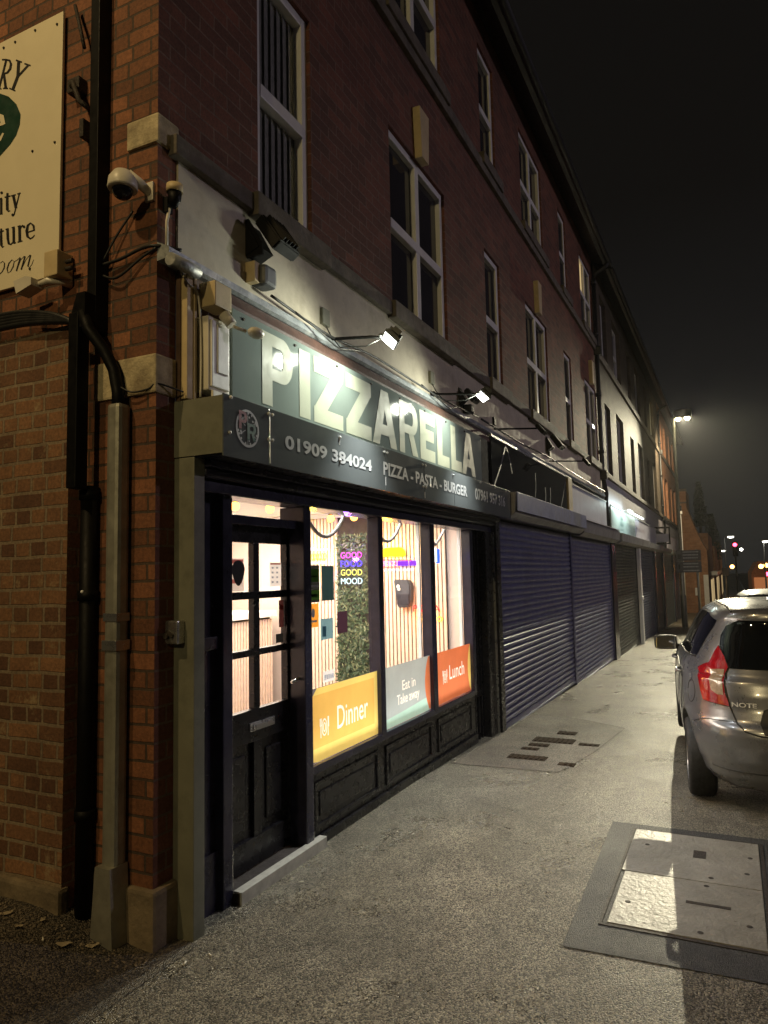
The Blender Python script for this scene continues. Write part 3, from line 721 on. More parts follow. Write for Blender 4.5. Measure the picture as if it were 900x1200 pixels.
for x, z in ((2.84, 2.62), (3.165, 2.60), (3.20, 2.60), (3.165, 2.46), (3.20, 2.46), (2.83, 2.44), (3.95, 2.60), (4.60, 2.60), (4.65, 2.6), (5.32, 2.6), (5.38, 2.6), (6.03, 2.6), (6.8, 2.61), (7.3, 2.61), (7.7, 2.61), (3.95, 2.45), (5.32, 2.42), (5.38, 2.42)):
    part('fixing_cap', MB().sphere((x, 2.208, z), .0095, 8), MT['white'], bx)
for x, z0, z1 in ((3.182, 2.33, 2.60), (3.95, 2.55, 2.59), (4.622, 2.36, 2.42), (5.353, 2.33, 2.38)): part('seam', MB().box(x-.002, x+.002, 2.209, 2.2115, z0, z1), MT['upvc'], bx)

# cornice strip above the sign
fl = thing('lead_cornice', 'long grey lead covered cornice strip above the shop signs', 'cornice', (2.65, 2.47, 3.33))
m = MB(); m.prism([(2.53, 3.325), (2.47, 3.33), (2.45, 3.345), (2.45, 3.385), (2.53, 3.425)], 'x', 2.66, 16.5); part('lead_strip', m, MT['lead'], fl)
m = MB(); m.prism([(2.535, 3.22), (2.435, 3.215), (2.435, 3.245), (2.465, 3.32), (2.535, 3.322)], 'x', 3.09, 7.9); part('timber_trim', m, MT['redtrim'], fl)
m = MB(); m.box(2.80, 7.95, 2.50, 2.53, 2.63, 3.33); part('timber_backing', m, MT['wood_d'], fl)
m = MB(); m.tube([(2.645, 2.43, 3.31), (2.78, 2.43, 3.315), (2.86, 2.44, 3.32)], .033, 12); part('pipe_stub', m, MT['lead'], fl)

# ------------------------------------------------------------------ small fittings on the pizzeria front
m = MB(); m.box(2.805, 2.85, 2.46, 2.50, 2.64, 3.30, .004); m.box(2.856, 2.875, 2.455, 2.49, 2.64, 3.30, .003)
solo('cream_upright', m, MT['cream'], 'cream painted upright at the corner left of the meter box', 'trim', (2.83, 2.48, 2.64))
mt_ = thing('meter_cabinet', 'tall off white meter cabinet left of the fascia sign', 'cabinet', (3.0, 2.45, 2.7))
m = MB(); m.box(2.90, 3.075, 2.40, 2.50, 2.70, 3.10, .008); part('case', m, MT['whitepl'], mt_)
m = MB(); m.box(2.915, 3.06, 2.388, 2.402, 2.72, 3.08, .005); m.box(2.955, 3.045, 2.38, 2.39, 2.80, 3.06, .004); part('cover', m, MT['upvc'], mt_)
m = MB(); m.box(2.92, 3.06, 2.385, 2.40, 2.66, 2.70, .003)
for k in range(4): m.tube([(2.935+.035*k, 2.40, 2.70), (2.935+.035*k, 2.395, 2.64)], .006, 6)
part('terminal', m, MT['whitepl'], mt_)
jb = thing('junction_box', 'cream junction box above the meter cabinet with a small lamp arm', 'junction box', (2.97, 2.42, 3.16))
m = MB(); m.box(2.905, 3.045, 2.36, 2.47, 3.15, 3.285, .008); part('case', m, MT['cream'], jb)
m = MB(); m.tube([(3.0, 2.38, 3.13), (3.02, 2.34, 3.07)], .03, 12); m.tube([(3.02, 2.33, 3.06), (3.09, 2.30, 3.05)], .010, 8); part('bracket', m, MT['whitepl'], jb)
m = MB(); m.sphere((3.14, 2.27, 3.05), .05, 14, (1.15, .8, .62)); part('sensor_head', m, MT['whitepl'], jb)
sl = thing('floodlight', 'black wedge shaped floodlight on the rendered band near the corner', 'floodlight', (3.45, 2.45, 3.75))
m = MB(); m.prism([(2.517, 3.63), (2.517, 3.87), (2.50, 3.87), (2.40, 3.70), (2.40, 3.63)], 'x', 3.385, 3.40); m.prism([(2.518, 3.64), (2.518, 3.86), (2.42, 3.68)], 'x', 3.38, 3.53); part('bracket', m, MT['blackpl'], sl)
m = MB(); m.obox((3.49, 2.36, 3.76), (1, 0, 0), (0, .55, .83), (0, -.83, .55), .22, .24, .075, .01)
for k in range(5): m.obox((3.42+.035*k, 2.325, 3.785), (1, 0, 0), (0, .55, .83), (0, -.83, .55), .008, .20, .04)
part('lamp_body', m, MT['blackpl'], sl)
sb = thing('junction_box', 'small cream and grey junction box under the wedge floodlight', 'junction box', (3.45, 2.48, 3.5))
m = MB(); m.box(3.38, 3.43, 2.45, 2.52, 3.475, 3.60, .005); part('case', m, MT['cream'], sb)
m = MB(); m.box(3.432, 3.56, 2.41, 2.52, 3.47, 3.60, .025); part('cover', m, mat('grey_plastic', (.10, .105, .11), .5), sb)
# gooseneck sign lights
def sign_light(x, z, label, wallx, first=None):
    t = thing('sign_light', label, 'sign light', (wallx, 2.5, 3.5), group='lamps over the pizzeria sign')
    m = MB(); m.box(wallx-.04, wallx+.06, 2.49, 2.518, z+.20, z+.32, .006); part('junction_box', m, MT['grn'], t)
    m = MB(); m.tube([(wallx+.01, 2.515, z+.10), (wallx+.01, 2.47, z+.10), (wallx+.0, 2.40, z+.085), (x-.02, 2.10, z+.03), (x, 2.04, z+.02)], .011, 10); m.sphere((wallx+.01, 2.49, z+.10), .028, 12); part('arm', m, MT['blackpl'], t)
    m = MB(); m.tube([(wallx+.01, 2.50, z+.20), (wallx+.03, 2.47, z+.13), (wallx+.0, 2.38, z+.02), (x-.03, 2.14, z-.03), (x, 2.05, z+.01)], .0045, 6); part('lead', m, MT['cable'], t)
    m = MB()   # the light looks back at the sign, turned a little towards the corner
    nrm = Vector((-.30, .60, -.74)).normalized(); up_ = nrm.cross(Vector((.81, .59, 0))).normalized(); sd = up_.cross(nrm)
    c = Vector((x+.02, 1.985, z))
    m.obox(c-nrm*.012, sd, up_, nrm, .22, .12, .03, .008); m.obox(c-nrm*.05, sd, up_, nrm, .19, .10, .06, .02)
    m.tube([c-nrm*.03-Vector((.09, 0, 0)), c-nrm*.02-Vector((.1, -.04, 0)), (x, 2.04, z+.02)], .009, 8)
    hd = part('lamp_head', m, mat('grey_lamp_body', (.12, .125, .12), .45), t)
    m = MB(); m.obox(c+nrm*.0055, sd, up_, nrm, .20, .10, .003); part('led_face', m, MT['ledface'], hd)
sign_light(4.24, 3.29, 'lit grey floodlight on a thin arm above the middle of the sign letters', 4.28)
sign_light(6.24, 3.34, 'lit grey floodlight on a thin arm above the last letters of the sign', 6.30)
def dark_light(x, label):
    t = thing('sign_light', label, 'sign light', (x, 2.5, 3.4), group='unlit arm lamps over the shutters')
    m = MB(); m.tube([(x, 2.515, 3.46), (x, 2.44, 3.45), (x+.05, 2.0, 3.42)], .011, 8); m.box(x-.05, x+.03, 2.49, 2.518, 3.5, 3.6, .005); part('arm', m, MT['blackpl'], t)
    m = MB(); m.obox((x+.06, 1.95, 3.40), (1, 0, 0), (0, .62, .78), (0, .78, -.62), .2, .13, .05, .01); part('lamp_head', m, MT['blackpl'], t)
dark_light(8.35, 'unlit arm lamp at the left end of the black sign panel')
dark_light(11.3, 'unlit arm lamp near the right end of the black sign panel')
sp = thing('floodlight', 'black floodlight above the black sign panel beside the second window bay', 'floodlight', (11.2, 2.45, 3.7))
m = MB(); m.prism([(2.52, 3.60), (2.52, 3.84), (2.42, 3.66)], 'x', 11.15, 11.3); part('bracket', m, MT['blackpl'], sp)
m = MB(); m.obox((11.25, 2.36, 3.74), (1, 0, 0), (0, .55, .83), (0, -.83, .55), .28, .24, .08, .01); part('lamp_body', m, MT['blackpl'], sp)
sp = thing('floodlight', 'small black floodlight under the lit arm lamp at the sign end', 'floodlight', (7.1, 2.48, 3.5))
m = MB(); m.prism([(2.52, 3.50), (2.52, 3.70), (2.44, 3.56)], 'x', 7.10, 7.2); part('bracket', m, MT['blackpl'], sp)
m = MB(); m.obox((7.2, 2.40, 3.60), (1, 0, 0), (0, .55, .83), (0, -.83, .55), .18, .16, .06, .01); m.box(7.22, 7.33, 2.42, 2.52, 3.43, 3.53, .02); part('lamp_body', m, MT['blackpl'], sp)
# cameras
cc = thing('security_camera', 'white dome security camera on the brick pier', 'camera', (2.63, 2.62, 3.76))
m = MB(); m.box(2.642, 2.66, 2.545, 2.60, 3.645, 3.745, .004); m.tube([(2.65, 2.572, 3.69), (2.60, 2.585, 3.715), (2.545, 2.62, 3.735)], [.022, .026, .04], 12); part('bracket', m, MT['whitepl'], cc)
m = MB(); m.tube([(2.53, 2.635, 3.765), (2.53, 2.635, 3.755), (2.53, 2.635, 3.72), (2.53, 2.635, 3.675), (2.53, 2.635, 3.665)], [.02, .045, .068, .074, .070], 24); part('housing', m, MT['whitepl'], cc)
m = MB(); m.sphere((2.53, 2.635, 3.665), .052, 20, (1, 1, 1)); part('dome', m, MT['dome'], cc)
c2 = thing('security_camera', 'small cream capped camera below the stone quoin on the corner', 'camera', (2.72, 2.48, 3.66))
m = MB(); m.tube([(2.72, 2.47, 3.74), (2.72, 2.47, 3.70)], .042, 16); part('cap', m, MT['cream'], c2)
m = MB(); m.tube([(2.72, 2.47, 3.70), (2.72, 2.47, 3.66), (2.72, 2.475, 3.62)], [.036, .032, .015], 16); m.box(2.70, 2.74, 2.50, 2.53, 3.6, 3.68); part('lens_body', m, MT['blackpl'], c2)
m = MB(); m.tube([(2.715, 2.50, 3.62), (2.712, 2.515, 3.55), (2.712, 2.515, 3.36)], .008, 8); part('cable_sleeve', m, MT['whitepl'], c2)
ks = thing('key_switch', 'grey steel shutter key switch box on the green corner post', 'switch box', (2.79, 2.5, 1.46))
m = MB(); m.box(2.735, 2.792, 2.455, 2.56, 1.40, 1.515, .008); part('case', m, MT['brushed'], ks)
m = MB(); m.obox((2.732, 2.50, 1.45), (0, 1, .5), (0, -.5, 1), (1, 0, 0), .05, .022, .012, .003); m.tube([(2.735, 2.515, 1.44), (2.715, 2.515, 1.44)], .014, 12); part('lock', m, MT['iron'], ks)
st = thing('wall_plate', 'small pale plate on the dark frame left of the door', 'plate', (2.88, 2.44, 1.4))
m = MB(); m.box(2.876, 2.882, 2.41, 2.47, 1.34, 1.45, .002); part('face', m, MT['whitepl'], st)

# left hand wall: pipes, trunking, sign
tr = thing('cable_trunking', 'black upright cable trunking at the end wall', 'trunking', (2.60, 2.9, 3))
m = MB(); m.box(2.575, 2.66, 2.862, 2.925, 3.02, 9, .004); part('upper_run', m, MT['blackpl'], tr)
m = MB(); m.box(2.50, 2.575, 2.90, 2.968, 2.18, 3.08, .006); m.prism([(2.864, 3.0), (2.968, 3.0), (2.968, 3.06), (2.923, 3.18), (2.864, 3.18)], 'x', 2.51, 2.655); part('lower_run', m, MT['blackpl'], tr)
rp = thing('rain_pipe', 'black round rain pipe in the brick corner under the trunking', 'pipe', (2.61, 2.93, 0))
m = MB(); m.tube([(2.62, 2.935, .02), (2.62, 2.935, 2.20)], .042, 16); part('pipe', m, MT['blackpl'], rp)
m = MB()
for z in (.55, 1.62, 2.13): part('collar', MB().tube([(2.62, 2.935, z), (2.62, 2.935, z+.05)], .05, 16), MT['blackpl'], rp)

m = MB(); m.sphere((2.575, 2.925, 1.665), .009, 8); part('fixing', m, MT['white'], rp)
cp = thing('steel_conduit', 'grey galvanised conduit with flared foot on the corner pier', 'conduit', (2.6, 2.73, 0))
m = MB(); m.box(2.565, 2.645, 2.68, 2.765, .36, 2.60, .022); part('tube', m, MT['steel'], cp)
m = MB(); m.prism([(2.675, .38), (2.77, .38), (2.80, .0), (2.655, .0)], 'x', 2.535, 2.645); part('foot', m, MT['steel'], cp)
part('clamp', MB().box(2.556, 2.65, 2.675, 2.77, 1.38, 1.43, .004), MT['brushed'], cp); part('clamp', MB().box(2.561, 2.648, 2.678, 2.767, 1.52, 1.56, .003), MT['brushed'], cp)
m = MB(); m.tube([(2.53, 2.90, 3.08), (2.53, 2.86, 2.99), (2.58, 2.80, 2.88), (2.60, 2.755, 2.78), (2.605, 2.73, 2.66), (2.605, 2.725, 2.55)], .030, 14)
solo('cable_duct', m, MT['blackpl'], 'thick black corrugated duct curving into the grey conduit', 'duct', (2.56, 2.8, 2.7))
def cable(pts, r, label, group='cables on the shop walls', m_='cable'):
    P = [Vector(p) for p in pts]; out = []
    for i in range(len(P)-1):
        p0, p1, p2, p3 = P[max(i-1, 0)], P[i], P[i+1], P[min(i+2, len(P)-1)]
        for k in range(5):
            t = k/5; out.append(.5*((2*p1)+(p2-p0)*t+(2*p0-5*p1+4*p2-p3)*t*t+(3*p1-p0-3*p2+p3)*t**3))
    out.append(P[-1])
    return solo('cable', MB().tube(out, r, 7), MT[m_], label, 'cable', tuple(P[0]), group)
for k in range(5):
    q = .022*k
    cable([(2.545-.008*k, 6, 3.02+q*.4), (2.53, 4.2, 3.085+q), (2.52, 3.5, 3.10+q*.8), (2.51, 3.15, 3.07+q*.5), (2.52, 2.96, 3.04)], .017, ['lowest thick black cable along the ledge of the end wall', 'second thick black cable along the end wall ledge', 'middle thick black cable of the end wall bundle', 'fourth thick black cable of the end wall bundle', 'topmost thick black cable of the end wall bundle'][k])
cable([(2.62, 2.86, 3.36), (2.63, 2.75, 3.37), (2.64, 2.62, 3.40), (2.65, 2.525, 3.40), (2.75, 2.45, 3.40)], .009, 'black cable running from the trunking to the corner below the dome camera')
cable([(2.62, 2.86, 3.30), (2.62, 2.76, 3.27), (2.64, 2.62, 3.35), (2.65, 2.525, 3.39)], .007, 'sagging black cable under the one to the corner')
cable([(2.62, 2.86, 3.38), (2.63, 2.78, 3.50), (2.645, 2.68, 3.62)], .006, 'thin cable rising from the trunking to the dome camera')
cable([(2.60, 2.72, 2.69), (2.62, 2.65, 2.655), (2.64, 2.56, 2.665), (2.66, 2.52, 2.69), (2.79, 2.47, 2.67)], .005, 'thin cable looping round the corner by the pale stone')
cable([(3.55, 2.45, 3.44), (4.0, 2.44, 3.40), (4.3, 2.42, 3.38), (5.0, 2.44, 3.43), (6.3, 2.43, 3.40), (7.5, 2.44, 3.44)], .009, 'black cable lying along the cornice above the sign letters')
cable([(3.8, 2.44, 3.42), (4.0, 2.40, 3.36), (4.25, 2.38, 3.30), (4.5, 2.41, 3.36), (4.7, 2.44, 3.41)], .006, 'loose thin cable drooping under the first lit sign lamp')
cable([(5.9, 2.44, 3.43), (6.2, 2.40, 3.36), (6.5, 2.40, 3.33), (6.8, 2.43, 3.41)], .006, 'loose thin cable drooping under the second lit sign lamp')
cable([(7.6, 2.43, 3.43), (9.5, 2.43, 3.42), (11, 2.42, 3.45), (13, 2.43, 3.43), (16.3, 2.43, 3.44)], .012, 'black cable along the cornice over the shutters')
cable([(2.80, 2.50, 3.32), (2.81, 2.46, 3.25), (2.88, 2.45, 3.2), (2.89, 2.44, 2.9), (2.885, 2.44, 2.66)], .006, 'grey cable down beside the meter cabinet', m_='whitepl')
sgL = thing('wall_sign', 'cream wall sign with black and green lettering on the end wall', 'sign', (2.63, 3.2, 3.4))
m = MB(); m.box(2.628, 2.645, 3.205, 5.4, 3.385, 4.915, .003); part('board', m, MT['board'], sgL)
m = MB()
for y, z in ((3.25, 4.85), (3.25, 4.15), (3.25, 3.46), (3.43, 4.88), (3.43, 4.15), (3.43, 3.46), (3.60, 4.87), (3.7, 4.87)): part('screw', MB().sphere((2.627, y, z), .008, 8), MT['iron'], sgL)
SIGN = {"INK":[[[3.6845,4.7915],[3.713,4.7105],[3.6952,4.7013],[3.6666,4.7821]],[[3.713,4.7105],[3.7419,4.6348],[3.7239,4.6256],[3.6952,4.7013]],[[3.7134,4.7963],[3.6777,4.7844],[3.6765,4.7935],[3.714,4.8062]],[[3.6777,4.7844],[3.6511,4.7692],[3.6392,4.7745],[3.6765,4.7935]],[[3.6511,4.7692],[3.6428,4.7482],[3.6218,4.7418],[3.6392,4.7745]],[[3.6428,4.7482],[3.6485,4.7244],[3.629,4.7118],[3.6218,4.7418]],[[3.6485,4.7244],[3.668,4.7095],[3.6574,4.6953],[3.629,4.7118]],[[3.668,4.7095],[3.7096,4.7124],[3.7063,4.7041],[3.6574,4.6953]],[[3.7063,4.7097],[3.6948,4.6616],[3.6723,4.6563],[3.6839,4.7045]],[[3.6948,4.6616],[3.6848,4.6132],[3.6623,4.6078],[3.6723,4.6563]],[[3.6976,4.6121],[3.6537,4.5976],[3.654,4.6061],[3.6979,4.6207]],[[3.755,4.6328],[3.7127,4.6145],[3.7114,4.6214],[3.7537,4.6398]],[[3.5791,4.7455],[3.5833,4.6547],[3.5567,4.6445],[3.5524,4.7351]],[[3.5926,4.7516],[3.5403,4.7201],[3.5361,4.7276],[3.5884,4.7591]],[[3.4907,4.6921],[3.5787,4.6516],[3.5653,4.6385],[3.4776,4.6791]],[[3.5179,4.7044],[3.4651,4.673],[3.4611,4.6804],[3.5139,4.7119]],[[3.5791,4.6612],[3.6236,4.5876],[3.5997,4.5733],[3.5553,4.6467]],[[3.6442,4.5959],[3.5913,4.5615],[3.5867,4.5676],[3.6395,4.602]],[[3.6983,3.9398],[3.6949,3.8496],[3.6739,3.8444],[3.6773,3.9344]],[[3.6737,3.9682],[3.6752,3.9643],[3.6795,3.9624],[3.6855,3.9629],[3.6917,3.9656],[3.6962,3.9698],[3.698,3.9745],[3.6966,3.9783],[3.6922,3.9803],[3.6862,3.9798],[3.6801,3.9771],[3.6755,3.9728]],[[3.7053,3.8432],[3.6707,3.8375],[3.672,3.8444],[3.7067,3.8502]],[[3.7021,3.9349],[3.6796,3.9347],[3.6832,3.9419],[3.7057,3.9421]],[[3.6431,3.9593],[3.6476,3.9102],[3.6236,3.9039],[3.6254,3.9542]],[[3.6476,3.9102],[3.644,3.8562],[3.6201,3.8506],[3.6236,3.9039]],[[3.6574,3.9322],[3.6065,3.928],[3.6095,3.9363],[3.6605,3.9406]],[[3.6409,3.8547],[3.6237,3.8393],[3.6206,3.8459],[3.6234,3.8577]],[[3.6237,3.8393],[3.605,3.8419],[3.6079,3.8466],[3.6206,3.8459]],[[3.5959,3.9311],[3.5694,3.847],[3.5465,3.8447],[3.5728,3.9286]],[[3.5377,3.928],[3.565,3.8513],[3.5542,3.8468],[3.5277,3.9236]],[[3.565,3.8513],[3.5784,3.8105],[3.5692,3.8066],[3.5542,3.8468]],[[3.6019,3.9273],[3.561,3.9245],[3.5637,3.9316],[3.6046,3.9345]],[[3.5491,3.9247],[3.5203,3.9238],[3.5234,3.9309],[3.5522,3.9318]],[[3.5715,3.8091],[3.573,3.8051],[3.5775,3.803],[3.5838,3.8033],[3.5902,3.8061],[3.5949,3.8105],[3.5968,3.8153],[3.5952,3.8194],[3.5907,3.8215],[3.5844,3.8211],[3.5781,3.8184],[3.5733,3.814]],[[3.6889,3.7564],[3.6917,3.7042],[3.6692,3.6992],[3.6728,3.7524]],[[3.6917,3.7042],[3.6866,3.653],[3.6641,3.6486],[3.6692,3.6992]],[[3.7038,3.7323],[3.656,3.7321],[3.6598,3.7403],[3.7077,3.7406]],[[3.6838,3.6517],[3.6669,3.6353],[3.6638,3.6419],[3.6671,3.6543]],[[3.6669,3.6353],[3.6507,3.6407],[3.6549,3.6451],[3.6638,3.6419]],[[3.6375,3.7422],[3.6319,3.6788],[3.6098,3.675],[3.6152,3.7374]],[[3.6319,3.6788],[3.6202,3.6462],[3.6037,3.6486],[3.6098,3.675]],[[3.6202,3.6462],[3.5925,3.6346],[3.5978,3.6438],[3.6037,3.6486]],[[3.5925,3.6346],[3.5736,3.6481],[3.5784,3.6521],[3.5978,3.6438]],[[3.5855,3.7399],[3.5804,3.6412],[3.5584,3.6364],[3.5634,3.7348]],[[3.642,3.736],[3.6152,3.7362],[3.6186,3.7433],[3.6454,3.743]],[[3.5899,3.7335],[3.5634,3.7338],[3.5667,3.7408],[3.5933,3.7406]],[[3.5675,3.6364],[3.5489,3.6376],[3.5527,3.6445],[3.5714,3.6433]],[[3.5363,3.7357],[3.5308,3.644],[3.5075,3.6389],[3.5129,3.7304]],[[3.5399,3.7293],[3.5137,3.7296],[3.517,3.7365],[3.5433,3.7363]],[[3.5369,3.6359],[3.4954,3.6351],[3.4982,3.6419],[3.5398,3.6428]],[[3.5162,3.7063],[3.5029,3.7235],[3.5119,3.7301],[3.522,3.7093]],[[3.5029,3.7235],[3.4892,3.724],[3.495,3.7332],[3.5119,3.7301]],[[3.4756,3.7159],[3.477,3.7122],[3.4812,3.7102],[3.4869,3.7105],[3.4927,3.713],[3.4971,3.717],[3.4988,3.7215],[3.4974,3.7252],[3.4932,3.7272],[3.4875,3.7269],[3.4816,3.7244],[3.4773,3.7204]],[[3.401,3.6821],[3.4631,3.6827],[3.4598,3.6753],[3.3978,3.6747]],[[3.3956,3.6748],[3.3996,3.7064],[3.416,3.7049],[3.4091,3.6769]],[[3.3996,3.7064],[3.4323,3.7315],[3.433,3.723],[3.416,3.7049]],[[3.4323,3.7315],[3.4635,3.7246],[3.4468,3.7148],[3.433,3.723]],[[3.4635,3.7246],[3.4756,3.6924],[3.451,3.686],[3.4468,3.7148]],[[3.4756,3.6924],[3.4658,3.6543],[3.4464,3.6558],[3.451,3.686]],[[3.4658,3.6543],[3.4348,3.6319],[3.4322,3.6408],[3.4464,3.6558]],[[3.4348,3.6319],[3.4097,3.635],[3.4167,3.6423],[3.4322,3.6408]],[[3.4097,3.635],[3.3946,3.648],[3.3995,3.6518],[3.4167,3.6423]],[[3.6942,3.4775],[3.662,3.4898],[3.6671,3.4936],[3.6975,3.4806]],[[3.662,3.4898],[3.6417,3.5106],[3.651,3.5144],[3.6671,3.4936]],[[3.6417,3.5106],[3.6396,3.5392],[3.6488,3.5397],[3.651,3.5144]],[[3.6396,3.5392],[3.6607,3.5567],[3.6605,3.5534],[3.6488,3.5397]],[[3.6607,3.5567],[3.6823,3.5487],[3.6796,3.546],[3.6605,3.5534]],[[3.5608,3.5308],[3.5809,3.5484],[3.5794,3.5443],[3.5641,3.5292]],[[3.5809,3.5484],[3.6104,3.5338],[3.602,3.5288],[3.5794,3.5443]],[[3.6104,3.5338],[3.6263,3.5033],[3.6152,3.5001],[3.602,3.5288]],[[3.6263,3.5033],[3.6155,3.4744],[3.6116,3.4769],[3.6152,3.5001]],[[3.6155,3.4744],[3.5896,3.4776],[3.5939,3.4809],[3.6116,3.4769]],[[3.5896,3.4776],[3.5653,3.5024],[3.5734,3.5063],[3.5939,3.4809]],[[3.5653,3.5024],[3.5596,3.5284],[3.5653,3.5316],[3.5734,3.5063]],[[3.5596,3.5284],[3.5437,3.533],[3.5459,3.5357],[3.5653,3.5316]],[[3.5433,3.5303],[3.5122,3.5452],[3.515,3.5478],[3.5461,3.5329]],[[3.5176,3.5458],[3.5475,3.4738],[3.5362,3.4692],[3.5064,3.5411]],[[3.5298,3.4874],[3.5067,3.5281],[3.5101,3.5302],[3.5335,3.4891]],[[3.5067,3.5281],[3.477,3.5446],[3.4798,3.547],[3.5101,3.5302]],[[3.4778,3.5452],[3.5075,3.4735],[3.4963,3.4689],[3.4667,3.5405]],[[3.4899,3.4842],[3.4623,3.5211],[3.4656,3.5232],[3.4934,3.4861]],[[3.4623,3.5211],[3.4313,3.541],[3.4343,3.5434],[3.4656,3.5232]],[[3.4323,3.543],[3.453,3.4805],[3.4418,3.4763],[3.4212,3.5387]],[[3.451,3.4797],[3.4311,3.4681],[3.4329,3.4715],[3.4469,3.4832]],[[3.4311,3.4681],[3.4119,3.4836],[3.4154,3.4855],[3.4329,3.4715]],[[3.4119,3.4836],[3.4002,3.508],[3.4031,3.5093],[3.4154,3.4855]]],"GREEN":[[[3.8309,4.6358],[3.7224,4.5921],[3.646,4.5485],[3.5772,4.4791],[3.5383,4.4042],[3.5435,4.3436],[3.5707,4.2897],[3.6203,4.2474],[3.6783,4.2174],[3.7369,4.1871],[3.812,4.1714],[3.9203,4.1804],[4.0342,4.2552],[4.1042,4.3732],[4.11,4.4956],[4.05,4.5978],[3.9407,4.6501]]],"CREAM":[[[3.6664,4.3842],[3.6839,4.4438],[3.7192,4.4355],[3.703,4.3897]],[[3.6839,4.4438],[3.7664,4.4917],[3.7605,4.4688],[3.7192,4.4355]],[[3.7664,4.4917],[3.8555,4.4796],[3.8234,4.4537],[3.7605,4.4688]],[[3.8555,4.4796],[3.8955,4.4195],[3.8406,4.4028],[3.8234,4.4537]],[[3.8955,4.4195],[3.8526,4.3278],[3.8152,4.3351],[3.8406,4.4028]],[[3.8526,4.3278],[3.7698,4.2808],[3.7726,4.3027],[3.8152,4.3351]],[[3.7698,4.2808],[3.7027,4.2925],[3.7198,4.3083],[3.7726,4.3027]],[[3.7027,4.2925],[3.6758,4.3294],[3.6895,4.3382],[3.7198,4.3083]],[[3.6883,4.4009],[3.8716,4.4199],[3.8644,4.4023],[3.6814,4.3837]]]}
for nm, key in (('lettering', 'INK'), ('green_emblem', 'GREEN'), ('emblem_letter', 'CREAM')):
    part(nm, shape2d(SIGN[key], lambda y, z, k=key: ({'INK': 2.6262, 'GREEN': 2.6262, 'CREAM': 2.6246}[k], y, z)), {'INK': MT['ink'], 'GREEN': MT['green'], 'CREAM': MT['board']}[key], sgL)
jb = thing('junction_box', 'cream square box overlapping the lower corner of the cream wall sign', 'junction box', (2.62, 3.16, 3.35))
m = MB(); m.box(2.545, 2.65, 3.115, 3.215, 3.335, 3.475, .006); part('case', m, MT['cream'], jb)
m = MB(); m.tube([(2.60, 3.11, 3.42), (2.60, 3.06, 3.42)], .012, 8); m.tube([(2.60, 3.11, 3.38), (2.60, 3.06, 3.38)], .012, 8); part('gland', m, MT['iron'], jb)
ws = thing('motion_sensor', 'white motion sensor under the cream wall sign', 'sensor', (2.58, 3.3, 3.3))
m = MB(); m.prism([(3.255, 3.29), (3.37, 3.262), (3.395, 3.335), (3.30, 3.345), (3.255, 3.33)], 'x', 2.50, 2.58); part('head', m, MT['whitepl'], ws)
m = MB(); m.tube([(2.55, 3.26, 3.31), (2.56, 3.20, 3.32), (2.60, 3.16, 3.32), (2.655, 3.14, 3.33)], [.012, .02, .014, .03], 10); part('arm', m, MT['whitepl'], ws)
br_ = thing('cable_bracket', 'black iron cable bracket beside the trunking', 'bracket', (2.62, 3.05, 4.2))
m = MB(); m.box(2.60, 2.66, 3.04, 3.13, 4.38, 4.46, .006); m.tube([(2.6, 3.1, 4.42), (2.57, 3.05, 4.40), (2.57, 3.0, 4.28), (2.6, 2.96, 4.24)], .014, 8); m.box(2.60, 2.66, 3.0, 3.03, 4.1, 4.2); m.tube([(2.62, 3.10, 4.9), (2.6, 3.04, 4.75), (2.6, 3.0, 4.6)], .01, 8); part('iron', m, MT['iron'], br_)

# ------------------------------------------------------------------ shutters, boxes and signs along the row
def shutter(x0, x1, z0, z1, y, mt, label, pitch=.075):
    t = thing('roller_shutter', label, 'shutter', ((x0+x1)/2, y, z0), group='closed roller shutters')
    pr_ = []
    n = int((z1-z0-.10)/pitch); z = z0+.10
    pr_ = [(y-.012, z0), (y-.012, z0+.095), (y, z0+.10)]
    for i in range(n):
        for k, (dy, dz) in enumerate(((0, .0), (-.014, .012), (-.020, .030), (-.018, .048), (-.006, .062), (.004, .068))): pr_.append((y+dy, z+dz))
        z += pitch
    m = MB()
    a = [m.b.verts.new((x0+.03, p[0], p[1])) for p in pr_]; b = [m.b.verts.new((x1-.03, p[0], p[1])) for p in pr_]
    for i in range(len(pr_)-1): m._f((a[i], b[i], b[i+1], a[i+1]))
    part('curtain', m, mt, t)
    part('guide_rail', MB().box(x0, x0+.045, y-.035, y+.03, z0-.02, z1, .004), mt, t); part('guide_rail', MB().box(x1-.045, x1, y-.035, y+.03, z0-.02, z1, .004), mt, t)
    m = MB(); m.box(x0+.05, x1-.05, y-.026, y-.012, z0-.01, z0+.03, .003); part('bottom_bar', m, mt, t)
shutter(7.98, 12.08, -.10, 2.36, 2.42, MT['shut'], 'navy roller shutter right beside the pizzeria windows')
shutter(12.10, 16.35, -.20, 2.36, 2.42, MT['shut'], 'second navy roller shutter, left of the black downpipe')
shutter(17.0, 21.2, -.32, 2.36, 2.42, MT['shut2'], 'dark shutter under the lit pale green sign')
shutter(21.7, 25.9, -.44, 2.36, 2.42, MT['shutL'], 'slate shutter just past the pale upright post')
shutter(26.3, 29.2, -.52, 2.36, 2.42, MT['shut2'], 'dark shutter beyond the slate one near the hanging sign')
shutter(29.6, 34.6, -.62, 2.36, 2.42, MT['shut3'], 'pale grey green shutter behind the direction sign')
shutter(35.0, 38.4, -.72, 2.36, 2.42, MT['shutL'], 'farthest shutter of the row by the orange brick house')
m = MB(); m.box(16.40, 16.98, 2.36, 2.6, -.3, 2.4, .006); solo('dark_pilaster', m, MT['navy'], 'dark blue pilaster behind the foot of the first downpipe', 'pilaster', (16.7, 2.4, -.25))
